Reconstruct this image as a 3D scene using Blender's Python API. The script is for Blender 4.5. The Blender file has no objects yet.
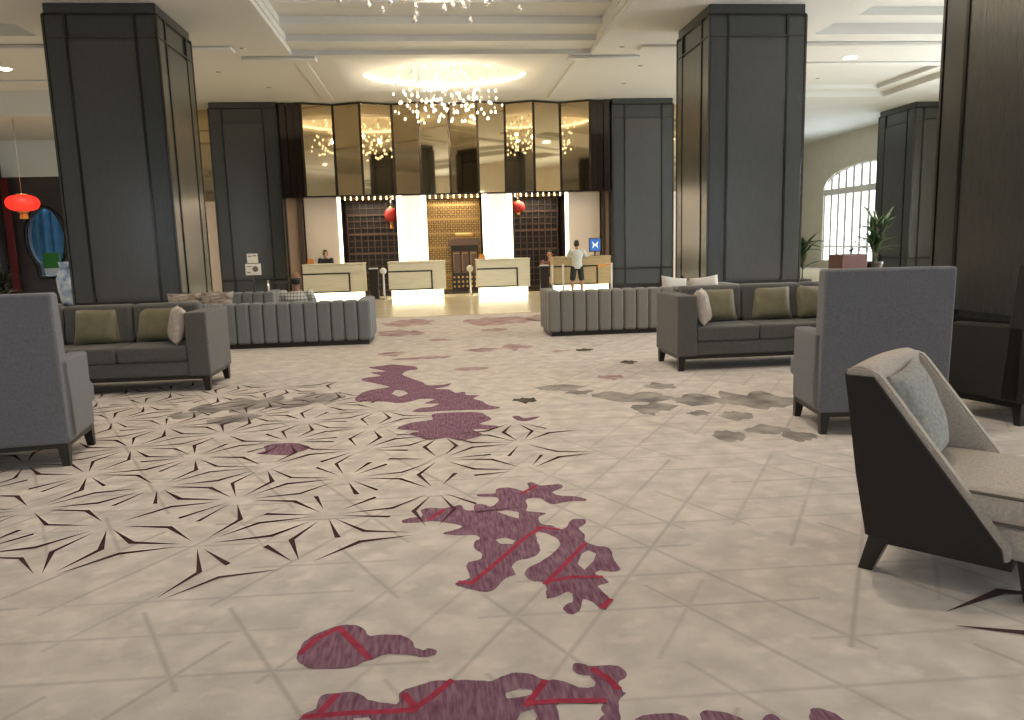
import bpy, bmesh, math, random
from mathutils import Vector, Matrix, noise
from mathutils.geometry import tessellate_polygon
from math import sin, cos, pi, radians

random.seed(7)
S = bpy.context.scene
COL = S.collection
RNG = random.Random(11)

# ------------------------------------------------------------------ camera
PITCH, ROLL, YAW, EYE = radians(8.7), radians(1.6), radians(5.4), 1.5
fw = Vector((sin(YAW)*cos(PITCH), cos(YAW)*cos(PITCH), -sin(PITCH)))
rt0 = Vector((cos(YAW), -sin(YAW), 0))
up0 = rt0.cross(fw)
rt = rt0*cos(ROLL) - up0*sin(ROLL)
up = up0*cos(ROLL) + rt0*sin(ROLL)
cam_d = bpy.data.cameras.new('camera')
cam_d.sensor_width = 36.0
cam_d.lens = 760.0/1024.0*36.0
cam_d.clip_start, cam_d.clip_end = 0.05, 200
cam = bpy.data.objects.new('camera', cam_d)
COL.objects.link(cam)
cam.matrix_world = Matrix(((rt.x, up.x, -fw.x, 0), (rt.y, up.y, -fw.y, 0), (rt.z, up.z, -fw.z, EYE), (0, 0, 0, 1)))
S.camera = cam

# ------------------------------------------------------------------ view, world, daylight
S.view_settings.view_transform = 'Standard'
S.view_settings.look = 'None'
S.view_settings.gamma = 1.0
S.view_settings.use_curve_mapping = False
S.view_settings.exposure = 0.92

world = bpy.data.worlds.new('world')
S.world = world
world.use_nodes = True
wn = world.node_tree
wn.nodes['Background'].inputs['Color'].default_value = (0.86, 0.93, 1.0, 1)
wn.nodes['Background'].inputs['Strength'].default_value = 1.6

def area_light(name, loc, rot, sx, sy, power, color, shape='RECTANGLE', spread=180, parent=None):
    d = bpy.data.lights.new(name, 'AREA')
    d.shape = shape
    d.size = sx
    if shape in ('RECTANGLE', 'ELLIPSE'):
        d.size_y = sy
    d.energy = power
    d.color = color
    d.spread = radians(spread)
    o = bpy.data.objects.new(name, d)
    COL.objects.link(o)
    o.location = loc
    o.rotation_euler = rot
    if parent:
        o.parent = parent
    return o

DAY = (0.58, 0.79, 1.0)
WARM = (1.0, 0.80, 0.56)
REAR_Y = -9.0
REAR_WINDOWS = [(-11.5, 3.4, 300), (-5.5, 3.4, 450), (0.4, 3.0, 1000), (6.3, 3.4, 1700), (12.3, 3.4, 1700)]   # centre x, width, power: the daylit front of the lobby
for wx, ww, wp in REAR_WINDOWS:
    area_light('window_daylight', (wx, REAR_Y-0.12, 2.45), (radians(90), 0, pi), ww, 3.7, wp, DAY)

SIDE_WINDOWS = [(29.9, 3.6, 330), (17.5, 3.2, 1000), (7.0, 3.2, 1000)]   # centre y, half width, power: arched windows in the right wall
for wy, hw, wp in SIDE_WINDOWS:
    area_light('window_daylight', (18.1, wy, 2.4), (0, radians(90), 0), 4.2, hw*2+0.6, wp, (0.85, 0.93, 1.0))

CEIL = 5.75
AX = 0.35          # centre line of the lobby

# ------------------------------------------------------------------ materials
MATS = {}
def nodes_of(m):
    m.use_nodes = True
    nt = m.node_tree
    return nt, nt.nodes, nt.links

def mat(name, color, rough=0.6, metal=0.0, emit=None, emit_s=0.0, var=0.0, vscale=8.0, stretch=(1, 1, 1), bump=0.0, bscale=None,
        coat=0.0, spec=None, color2=None, trans=0.0, alpha=1.0, sheen=0.0):
    """Principled material; var mixes a second tone through object-space noise, bump adds fine relief."""
    m = bpy.data.materials.new(name)
    nt, N, L = nodes_of(m)
    b = N['Principled BSDF']
    b.inputs['Base Color'].default_value = (*color, 1)
    b.inputs['Roughness'].default_value = rough
    b.inputs['Metallic'].default_value = metal
    if spec is not None:
        b.inputs['Specular IOR Level'].default_value = spec
    b.inputs['Coat Weight'].default_value = coat
    b.inputs['Transmission Weight'].default_value = trans
    b.inputs['Alpha'].default_value = alpha
    if sheen:
        b.inputs['Sheen Weight'].default_value = sheen
    if emit:
        b.inputs['Emission Color'].default_value = (*emit, 1)
        b.inputs['Emission Strength'].default_value = emit_s
    if var or color2 or bump:
        tc = N.new('ShaderNodeTexCoord')
        mp = N.new('ShaderNodeMapping')
        mp.inputs['Scale'].default_value = stretch
        L.new(tc.outputs['Object'], mp.inputs['Vector'])
        nz = N.new('ShaderNodeTexNoise')
        nz.inputs['Scale'].default_value = vscale
        nz.inputs['Detail'].default_value = 5
        L.new(mp.outputs['Vector'], nz.inputs['Vector'])
        if var or color2:
            rp = N.new('ShaderNodeValToRGB')
            c2 = color2 if color2 else tuple(max(0, c*(1-var)) for c in color)
            c1 = color if color2 else tuple(min(1, c*(1+var)) for c in color)
            rp.color_ramp.elements[0].position = 0.32
            rp.color_ramp.elements[1].position = 0.68
            rp.color_ramp.elements[0].color = (*c2, 1)
            rp.color_ramp.elements[1].color = (*c1, 1)
            L.new(nz.outputs['Fac'], rp.inputs['Fac'])
            L.new(rp.outputs['Color'], b.inputs['Base Color'])
        if bump:
            n2 = N.new('ShaderNodeTexNoise')
            n2.inputs['Scale'].default_value = bscale or vscale*6
            n2.inputs['Detail'].default_value = 2
            L.new(mp.outputs['Vector'], n2.inputs['Vector'])
            bp = N.new('ShaderNodeBump')
            bp.inputs['Strength'].default_value = bump
            bp.inputs['Distance'].default_value = 0.004
            L.new(n2.outputs['Fac'], bp.inputs['Height'])
            L.new(bp.outputs['Normal'], b.inputs['Normal'])
    MATS[name] = m
    return m

def carpet_material():
    """Beige pile with soft mottling and a broken triangular lattice of grey lines (three families, 60 degrees apart)."""
    m = bpy.data.materials.new('carpet')
    nt, N, L = nodes_of(m)
    b = N['Principled BSDF']
    b.inputs['Roughness'].default_value = 0.95
    b.inputs['Specular IOR Level'].default_value = 0.15
    tc = N.new('ShaderNodeTexCoord')
    def math_n(op, a, c=None, d=None):
        n = N.new('ShaderNodeMath'); n.operation = op
        for i, v in enumerate((a, c, d)):
            if v is None: continue
            if isinstance(v, (int, float)): n.inputs[i].default_value = v
            else: L.new(v, n.inputs[i])
        return n.outputs[0]
    def dot(vec):
        n = N.new('ShaderNodeVectorMath'); n.operation = 'DOT_PRODUCT'
        L.new(tc.outputs['Object'], n.inputs[0]); n.inputs[1].default_value = vec
        return n.outputs['Value']
    total = None
    sp, edge = 0.31, 0.358
    for k, (ang, off) in enumerate(((58, -0.075), (118, 0.03), (178, 2.905))):
        a = radians(ang)
        across = math_n('DIVIDE', math_n('SUBTRACT', dot((sin(a), -cos(a), 0)), off), sp)
        idx = math_n('ROUND', across)
        dist = math_n('MULTIPLY', math_n('ABSOLUTE', math_n('SUBTRACT', across, idx)), sp)
        line = math_n('SUBTRACT', 1.0, math_n('SMOOTH_MIN', math_n('DIVIDE', dist, 0.017), 1.0, 0.15))
        along = math_n('FLOOR', math_n('ADD', math_n('DIVIDE', dot((cos(a), sin(a), 0)), edge*2), math_n('MULTIPLY', idx, 0.25)))
        cmb = N.new('ShaderNodeCombineXYZ')
        L.new(idx, cmb.inputs[0]); L.new(along, cmb.inputs[1]); cmb.inputs[2].default_value = k*7.3
        wn_ = N.new('ShaderNodeTexWhiteNoise'); wn_.noise_dimensions = '3D'
        L.new(cmb.outputs[0], wn_.inputs['Vector'])
        w = math_n('MULTIPLY', math_n('GREATER_THAN', wn_.outputs['Value'], (0.30, 0.55, 0.30)[k]), math_n('MULTIPLY_ADD', wn_.outputs['Value'], 0.7, 0.3))
        ln = math_n('MULTIPLY', line, w)
        total = ln if total is None else math_n('MAXIMUM', total, ln)
    def noise_n(scale, detail, stretch=(1, 1, 1), rough=0.5):
        mp = N.new('ShaderNodeMapping'); mp.inputs['Scale'].default_value = stretch
        L.new(tc.outputs['Object'], mp.inputs['Vector'])
        n = N.new('ShaderNodeTexNoise'); n.inputs['Scale'].default_value = scale; n.inputs['Detail'].default_value = detail
        n.inputs['Roughness'].default_value = rough
        L.new(mp.outputs['Vector'], n.inputs['Vector'])
        return n.outputs['Fac']
    def ramp(f, p0, p1, c0, c1):
        r = N.new('ShaderNodeValToRGB')
        r.color_ramp.elements[0].position, r.color_ramp.elements[1].position = p0, p1
        r.color_ramp.elements[0].color, r.color_ramp.elements[1].color = (*c0, 1), (*c1, 1)
        L.new(f, r.inputs['Fac'])
        return r.outputs['Color']
    def mix(fac, a, c):
        n = N.new('ShaderNodeMix'); n.data_type = 'RGBA'
        if isinstance(fac, (int, float)): n.inputs['Factor'].default_value = fac
        else: L.new(fac, n.inputs['Factor'])
        for s, v in ((n.inputs[6], a), (n.inputs[7], c)):
            if isinstance(v, tuple): s.default_value = (*v, 1)
            else: L.new(v, s)
        return n.outputs[2]
    base = ramp(noise_n(5.5, 4, (1, 1, 1)), 0.35, 0.66, CARPET_DARK, CARPET_LIGHT)
    cool = ramp(noise_n(0.35, 2), 0.4, 0.65, (0.50, 0.48, 0.47), (0.61, 0.535, 0.475))
    base = mix(0.35, base, cool)
    highl = ramp(noise_n(6.5, 4, (1, 1.3, 1)), 0.54, 0.72, (0, 0, 0), (1, 1, 1))
    hl = N.new('ShaderNodeRGBToBW'); L.new(highl, hl.inputs[0])
    base = mix(math_n('MULTIPLY', hl.outputs[0], 0.55), base, (0.74, 0.665, 0.595))
    col = mix(math_n('MULTIPLY', total, 0.62), base, CARPET_LINE)
    L.new(col, b.inputs['Base Color'])
    bp = N.new('ShaderNodeBump'); bp.inputs['Strength'].default_value = 0.35; bp.inputs['Distance'].default_value = 0.006
    L.new(noise_n(220, 2), bp.inputs['Height'])
    L.new(bp.outputs['Normal'], b.inputs['Normal'])
    MATS['carpet'] = m
    return m

CARPET_DARK, CARPET_LIGHT, CARPET_LINE = (0.47, 0.427, 0.385), (0.66, 0.602, 0.542), (0.315, 0.292, 0.268)
carpet_material()
mat('purple_pile', (0.150, 0.060, 0.105), 0.95, color2=(0.280, 0.175, 0.220), vscale=14, stretch=(5, 0.7, 1), bump=0.4, bscale=120, spec=0.1)
mat('red_pile', (0.36, 0.045, 0.080), 0.95, var=0.2, vscale=20, spec=0.1)
mat('maroon_pile', (0.072, 0.036, 0.038), 0.95, var=0.2, vscale=20, spec=0.1)
mat('smear_red', (0.27, 0.16, 0.17), 0.95, color2=(0.50, 0.40, 0.37), vscale=3, stretch=(1, 2, 1), spec=0.1)
mat('smear_olive', (0.10, 0.085, 0.065), 0.95, var=0.3, vscale=6, spec=0.1)
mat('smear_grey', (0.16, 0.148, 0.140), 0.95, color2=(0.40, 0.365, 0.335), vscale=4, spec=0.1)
mat('marble', (0.86, 0.78, 0.57), 0.16, color2=(0.76, 0.67, 0.46), vscale=0.9, stretch=(1, 2.2, 1), spec=0.45)
mat('ceiling_white', (0.58, 0.59, 0.57), 0.85)
mat('wall_cream', (0.72, 0.68, 0.58), 0.8, var=0.04, vscale=2)
mat('wall_dark', (0.035, 0.030, 0.036), 0.5, var=0.2, vscale=3)
mat('bulkhead', (0.62, 0.70, 0.74), 0.7)
mat('column_wood', (0.031, 0.037, 0.038), 0.26, color2=(0.023, 0.028, 0.029), vscale=10, stretch=(14, 14, 0.5), bump=0.06, bscale=40, spec=0.8)
mat('column_panel', (0.041, 0.044, 0.044), 0.24, color2=(0.031, 0.034, 0.034), vscale=10, stretch=(16, 16, 0.5), bump=0.06, bscale=40, spec=0.9)
mat('black_lacquer', (0.010, 0.009, 0.009), 0.18)
mat('dark_metal', (0.10, 0.095, 0.09), 0.25, metal=0.9)
mat('bronze_mirror', (0.60, 0.47, 0.28), 0.035, metal=1.0)
mat('bronze_edge', (0.05, 0.035, 0.022), 0.25, metal=0.6)
mat('dark_brown_gloss', (0.020, 0.013, 0.011), 0.12, coat=0.4)
mat('panel_cream', (0.80, 0.70, 0.60), 0.55)
mat('beige_panel', (0.55, 0.40, 0.29), 0.6)
mat('led_warm', (1, 0.9, 0.75), 0.5, emit=(1.0, 0.84, 0.58), emit_s=3.0)
mat('backlit_panel', (0.80, 0.70, 0.60), 0.55, emit=(1.0, 0.80, 0.60), emit_s=0.55)
mat('led_plinth', (1, 0.95, 0.8), 0.5, emit=(1.0, 0.88, 0.62), emit_s=1.6)
mat('bulb_warm', (1, 0.9, 0.7), 0.4, emit=(1.0, 0.78, 0.42), emit_s=5.0)
mat('downlight_lens', (1, 1, 1), 0.4, emit=(1.0, 0.93, 0.80), emit_s=20.0)
mat('gold', (0.52, 0.34, 0.13), 0.32, metal=0.7)
mat('gold_panel', (0.20, 0.125, 0.045), 0.4, metal=0.35, var=0.3, vscale=5)
mat('lattice_wood', (0.085, 0.050, 0.034), 0.35, spec=0.6)
mat('niche_wood', (0.014, 0.009, 0.007), 0.4)
mat('desk_stone', (0.74, 0.71, 0.56), 0.35, color2=(0.65, 0.62, 0.48), vscale=3, stretch=(0.6, 1, 7))
mat('desk_gold', (0.50, 0.40, 0.22), 0.35, color2=(0.42, 0.33, 0.18), vscale=3, stretch=(0.6, 1, 7))
mat('inlay_black', (0.02, 0.015, 0.01), 0.3)
mat('sofa_grey', (0.118, 0.114, 0.108), 0.9, var=0.16, vscale=60, bump=0.5, bscale=350, spec=0.2, sheen=0.15)
mat('wing_grey', (0.158, 0.160, 0.178), 0.9, var=0.14, vscale=70, bump=0.5, bscale=350, spec=0.2, sheen=0.15)
mat('olive_dark_grey', (0.038, 0.036, 0.032), 0.9, var=0.14, vscale=70, bump=0.5, bscale=350, spec=0.2)
mat('banquette_grey', (0.180, 0.190, 0.192), 0.85, var=0.10, vscale=50, bump=0.3, bscale=300, spec=0.25, sheen=0.2)
mat('banquette_taupe', (0.215, 0.200, 0.180), 0.85, var=0.10, vscale=50, bump=0.3, bscale=300, spec=0.25, sheen=0.2)
mat('seam_dark', (0.030, 0.030, 0.030), 0.9)
mat('leg_dark', (0.014, 0.011, 0.010), 0.35)
mat('olive_satin', (0.190, 0.168, 0.092), 0.42, var=0.12, vscale=12, bump=0.3, bscale=30, sheen=0.4)
mat('pale_print', (0.56, 0.52, 0.45), 0.8, color2=(0.42, 0.34, 0.30), vscale=14, bump=0.3, bscale=60)
mat('brown_print', (0.50, 0.44, 0.37), 0.8, color2=(0.16, 0.11, 0.08), vscale=9, stretch=(1, 1, 2.5))
mat('white_linen', (0.62, 0.60, 0.56), 0.85, bump=0.3, bscale=80)
mat('tweed_cream', (0.56, 0.50, 0.44), 0.92, color2=(0.42, 0.365, 0.315), vscale=90, bump=0.6, bscale=260, spec=0.2)
mat('tweed_grey', (0.40, 0.39, 0.36), 0.92, color2=(0.25, 0.26, 0.245), vscale=55, bump=0.6, bscale=200, spec=0.2)
mat('leatherette', (0.014, 0.010, 0.009), 0.42, var=0.15, vscale=120, bump=0.25, bscale=240, spec=0.4)
mat('piping', (0.13, 0.11, 0.09), 0.8)
mat('skin', (0.42, 0.23, 0.15), 0.55)
mat('skin_dark', (0.24, 0.12, 0.075), 0.5)
mat('hair', (0.012, 0.009, 0.008), 0.5)
mat('shirt_white', (0.55, 0.58, 0.56), 0.85)
mat('shorts_dark', (0.022, 0.024, 0.028), 0.85)
mat('suit_black', (0.012, 0.012, 0.015), 0.7)
mat('top_maroon', (0.12, 0.055, 0.050), 0.8)
mat('shoe', (0.05, 0.045, 0.04), 0.6)
mat('white_plastic', (0.70, 0.70, 0.68), 0.4)
mat('steel', (0.60, 0.58, 0.55), 0.25, metal=1.0)
mat('paper', (0.72, 0.72, 0.70), 0.8)
mat('print_grey', (0.14, 0.15, 0.16), 0.8)
mat('orange_card', (0.70, 0.28, 0.05), 0.6)
mat('lantern_red', (0.75, 0.012, 0.010), 0.5, emit=(1.0, 0.03, 0.015), emit_s=0.6)
mat('lantern_red_dim', (0.30, 0.010, 0.006), 0.6)
mat('red_cloth', (0.09, 0.006, 0.010), 0.8)
mat('leaf_green', (0.075, 0.150, 0.045), 0.45, color2=(0.040, 0.085, 0.030), vscale=3)
mat('leaf_shaded', (0.020, 0.035, 0.016), 0.5, var=0.3, vscale=3)  # shade of the unlit left side put into the leaf colour
mat('terracotta_wood', (0.075, 0.022, 0.014), 0.45, var=0.2, vscale=6, stretch=(1, 1, 6))
mat('soil', (0.03, 0.02, 0.015), 0.95)
mat('stem', (0.10, 0.11, 0.05), 0.7)
mat('window_white', (0.82, 0.82, 0.80), 0.5)
mat('porcelain', (0.55, 0.62, 0.68), 0.15, color2=(0.05, 0.14, 0.32), vscale=6)
mat('curtain_blue', (0.20, 0.42, 0.60), 0.7, var=0.2, vscale=3)
mat('sign_green', (0.05, 0.22, 0.04), 0.6)
mat('screen_blue', (0.02, 0.05, 0.15), 0.3, emit=(0.03, 0.14, 0.45), emit_s=0.45)
mat('screen_white', (0.8, 0.9, 1.0), 0.3, emit=(0.7, 0.88, 1.0), emit_s=0.7)
mat('crystal', (0.88, 0.86, 0.84), 0.08, metal=0.85)
mat('crystal_lit', (1, 0.95, 0.85), 0.15, emit=(1.0, 0.86, 0.62), emit_s=1.6)  # glints and warm glow on the drops put in as emission
mat('crystal_red', (0.35, 0.03, 0.03), 0.1, metal=0.5)
mat('wire', (0.45, 0.42, 0.38), 0.3, metal=0.8)
mat('belt', (0.03, 0.03, 0.035), 0.7)
mat('vent_grey', (0.35, 0.34, 0.31), 0.7)

def pane_glass():
    m = bpy.data.materials.new('glass')
    nt, N, L = nodes_of(m)
    N.remove(N['Principled BSDF'])
    t = N.new('ShaderNodeBsdfTransparent'); g = N.new('ShaderNodeBsdfGlossy'); g.inputs['Roughness'].default_value = 0.02
    mx = N.new('ShaderNodeMixShader'); mx.inputs[0].default_value = 0.06
    L.new(t.outputs[0], mx.inputs[1]); L.new(g.outputs[0], mx.inputs[2])
    L.new(mx.outputs[0], N['Material Output'].inputs['Surface'])
    MATS['glass'] = m
pane_glass()

def check_shirt():
    m = bpy.data.materials.new('shirt_check')
    nt, N, L = nodes_of(m)
    b = N['Principled BSDF']; b.inputs['Roughness'].default_value = 0.85
    tc = N.new('ShaderNodeTexCoord')
    ws = []
    for ax in ('X', 'Z'):
        w = N.new('ShaderNodeTexWave'); w.bands_direction = ax; w.inputs['Scale'].default_value = 6.0
        L.new(tc.outputs['Object'], w.inputs['Vector']); ws.append(w.outputs['Fac'])
    mx = N.new('ShaderNodeMath'); mx.operation = 'MAXIMUM'
    L.new(ws[0], mx.inputs[0]); L.new(ws[1], mx.inputs[1])
    r = N.new('ShaderNodeValToRGB')
    r.color_ramp.elements[0].position, r.color_ramp.elements[1].position = 0.86, 0.97
    r.color_ramp.elements[0].color, r.color_ramp.elements[1].color = (0.62, 0.61, 0.55, 1), (0.16, 0.15, 0.16, 1)
    L.new(mx.outputs[0], r.inputs['Fac']); L.new(r.outputs['Color'], b.inputs['Base Color'])
    MATS['shirt_check'] = m
check_shirt()

# ------------------------------------------------------------------ helpers
def obj(name, data, m=None, parent=None, loc=None, rot=None):
    """Link ONE mesh object made from a bmesh or a mesh."""
    if isinstance(data, bmesh.types.BMesh):
        me = bpy.data.meshes.new(name)
        data.to_mesh(me); data.free()
    else:
        me = data
    if m and not me.materials:
        me.materials.append(MATS[m])
    o = bpy.data.objects.new(name, me)
    COL.objects.link(o)
    if parent: o.parent = parent
    if loc is not None: o.location = loc
    if rot is not None: o.rotation_euler = rot
    return o

def tag(o, label=None, cat=None, group=None, kind=None):
    if label: o['label'] = label
    if cat: o['category'] = cat
    if group: o['group'] = group
    if kind: o['kind'] = kind
    return o

def thing(name, label, cat, loc=(0, 0, 0), rz=0.0, group=None, kind=None):
    o = bpy.data.objects.new(name, None)
    COL.objects.link(o)
    o.empty_display_size = 0.2
    o.location = loc
    o.rotation_euler = (0, 0, rz)
    return tag(o, label, cat, group, kind)

def copy_tree(o, parent=None):
    c = o.copy(); COL.objects.link(c)
    if parent: c.parent = parent
    for ch in list(o.children): copy_tree(ch, c)
    return c

def box(bm, x0, x1, y0, y1, z0, z1, bev=0.0, seg=2, M=None):
    r = bmesh.ops.create_cube(bm, size=1.0)
    vs = r['verts']
    for v in vs:
        v.co = Vector(((x0+x1)/2 + v.co.x*(x1-x0), (y0+y1)/2 + v.co.y*(y1-y0), (z0+z1)/2 + v.co.z*(z1-z0)))
    if bev > 0:
        es = list({e for v in vs for e in v.link_edges})
        res = bmesh.ops.bevel(bm, geom=es, offset=min(bev, 0.49*min(x1-x0, y1-y0, z1-z0)), offset_type='OFFSET', segments=seg, profile=0.5, affect='EDGES')
        vs = list({v for f in res['faces'] for v in f.verts} | {v for v in vs if v.is_valid})
        for f in res['faces']: f.smooth = True
    if M is not None:
        for v in vs: v.co = M @ v.co
    return vs

def bx(name, x0, x1, y0, y1, z0, z1, m, parent=None, bev=0.0, seg=2):
    bm = bmesh.new(); box(bm, x0, x1, y0, y1, z0, z1, bev, seg)
    return obj(name, bm, m, parent)

def tube(bm, pts, r, seg=8, cap=True):
    pts = [Vector(p) for p in pts]
    rs = r if isinstance(r, (list, tuple)) else [r]*len(pts)
    rings = []
    for i, p in enumerate(pts):
        d = (pts[min(i+1, len(pts)-1)] - pts[max(i-1, 0)]).normalized()
        a = Vector((0, 0, 1)) if abs(d.z) < 0.9 else Vector((1, 0, 0))
        u = d.cross(a).normalized(); w = d.cross(u)
        rings.append([bm.verts.new(p + (u*cos(2*pi*k/seg) + w*sin(2*pi*k/seg))*rs[i]) for k in range(seg)])
    for a, b in zip(rings, rings[1:]):
        for k in range(seg):
            f = bm.faces.new((a[k], a[(k+1) % seg], b[(k+1) % seg], b[k])); f.smooth = True
    if cap:
        bm.faces.new(rings[0][::-1]); bm.faces.new(rings[-1])

def lathe(bm, prof, seg=20, c=(0, 0, 0), sy=1.0, smooth=True):
    rings = []
    for r, z in prof:
        rings.append([bm.verts.new((c[0]+r*cos(2*pi*k/seg), c[1]+sy*r*sin(2*pi*k/seg), c[2]+z)) for k in range(seg)])
    for a, b in zip(rings, rings[1:]):
        for k in range(seg):
            f = bm.faces.new((a[k], a[(k+1) % seg], b[(k+1) % seg], b[k])); f.smooth = smooth
    bm.faces.new(rings[0][::-1]); bm.faces.new(rings[-1])

def prism(bm, poly, y0, y1):
    """Extrude an (x, z) outline along y."""
    a = [bm.verts.new((x, y0, z)) for x, z in poly]
    b = [bm.verts.new((x, y1, z)) for x, z in poly]
    n = len(poly)
    bm.faces.new(a); bm.faces.new(b[::-1])
    for i in range(n):
        bm.faces.new((a[i], b[i], b[(i+1) % n], a[(i+1) % n]))
    bmesh.ops.recalc_face_normals(bm, faces=bm.faces[:])

def flat_poly(bm, outer, holes, z):
    loops = [outer] + list(holes)
    tris = tessellate_polygon([[Vector((x, y, 0)) for x, y in lp] for lp in loops])
    flat = [p for lp in loops for p in lp]
    vs = [bm.verts.new((x, y, z)) for x, y in flat]
    for t in tris:
        try:
            f = bm.faces.new([vs[i] for i in t])
            f.normal_update()
            if f.normal.z < 0: f.normal_flip()
        except ValueError: pass

def tapered_leg(bm, x, y, h, w, tx=0.0, ty=0.0, k=0.65, z0=0.0):
    vs = box(bm, x-w/2, x+w/2, y-w/2, y+w/2, z0, h)
    for v in vs:
        if v.co.z < z0 + 1e-4:
            v.co.x = x + (v.co.x-x)*k + tx
            v.co.y = y + (v.co.y-y)*k + ty

def pillow_mesh(name, w, h, t, m, n=12, seed=0):
    """Scatter cushion lying in x-z, thickness along y, soft corners pulled out."""
    bm = bmesh.new()
    sides = []
    for s in (-1, 1):
        g = []
        for i in range(n+1):
            row = []
            for j in range(n+1):
                u, v = 2*i/n-1, 2*j/n-1
                th = (max(0, (1-u**4))*max(0, (1-v**4)))**0.55
                pinch = 1 - 0.07*(1-u*u)*(v*v) ; pz = 1 - 0.07*(1-v*v)*(u*u)
                wob = 0.012*noise.noise(Vector((u*2+seed, v*2, s*3.1)))
                row.append(bm.verts.new((u*w/2*pz, s*(th*t/2)+wob*th, h/2 + v*h/2*pinch)))
            g.append(row)
        sides.append(g)
        for i in range(n):
            for j in range(n):
                q = (g[i][j], g[i+1][j], g[i+1][j+1], g[i][j+1])
                f = bm.faces.new(q if s < 0 else q[::-1]); f.smooth = True
    bmesh.ops.remove_doubles(bm, verts=bm.verts[:], dist=0.0008)
    me = bpy.data.meshes.new(name); bm.to_mesh(me); bm.free()
    me.materials.append(MATS[m])
    return me

def fan(bm, c, pts):
    v0 = bm.verts.new(c)
    vs = [bm.verts.new(p) for p in pts]
    for i in range(len(vs)):
        bm.faces.new((v0, vs[i], vs[(i+1) % len(vs)]))

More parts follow.
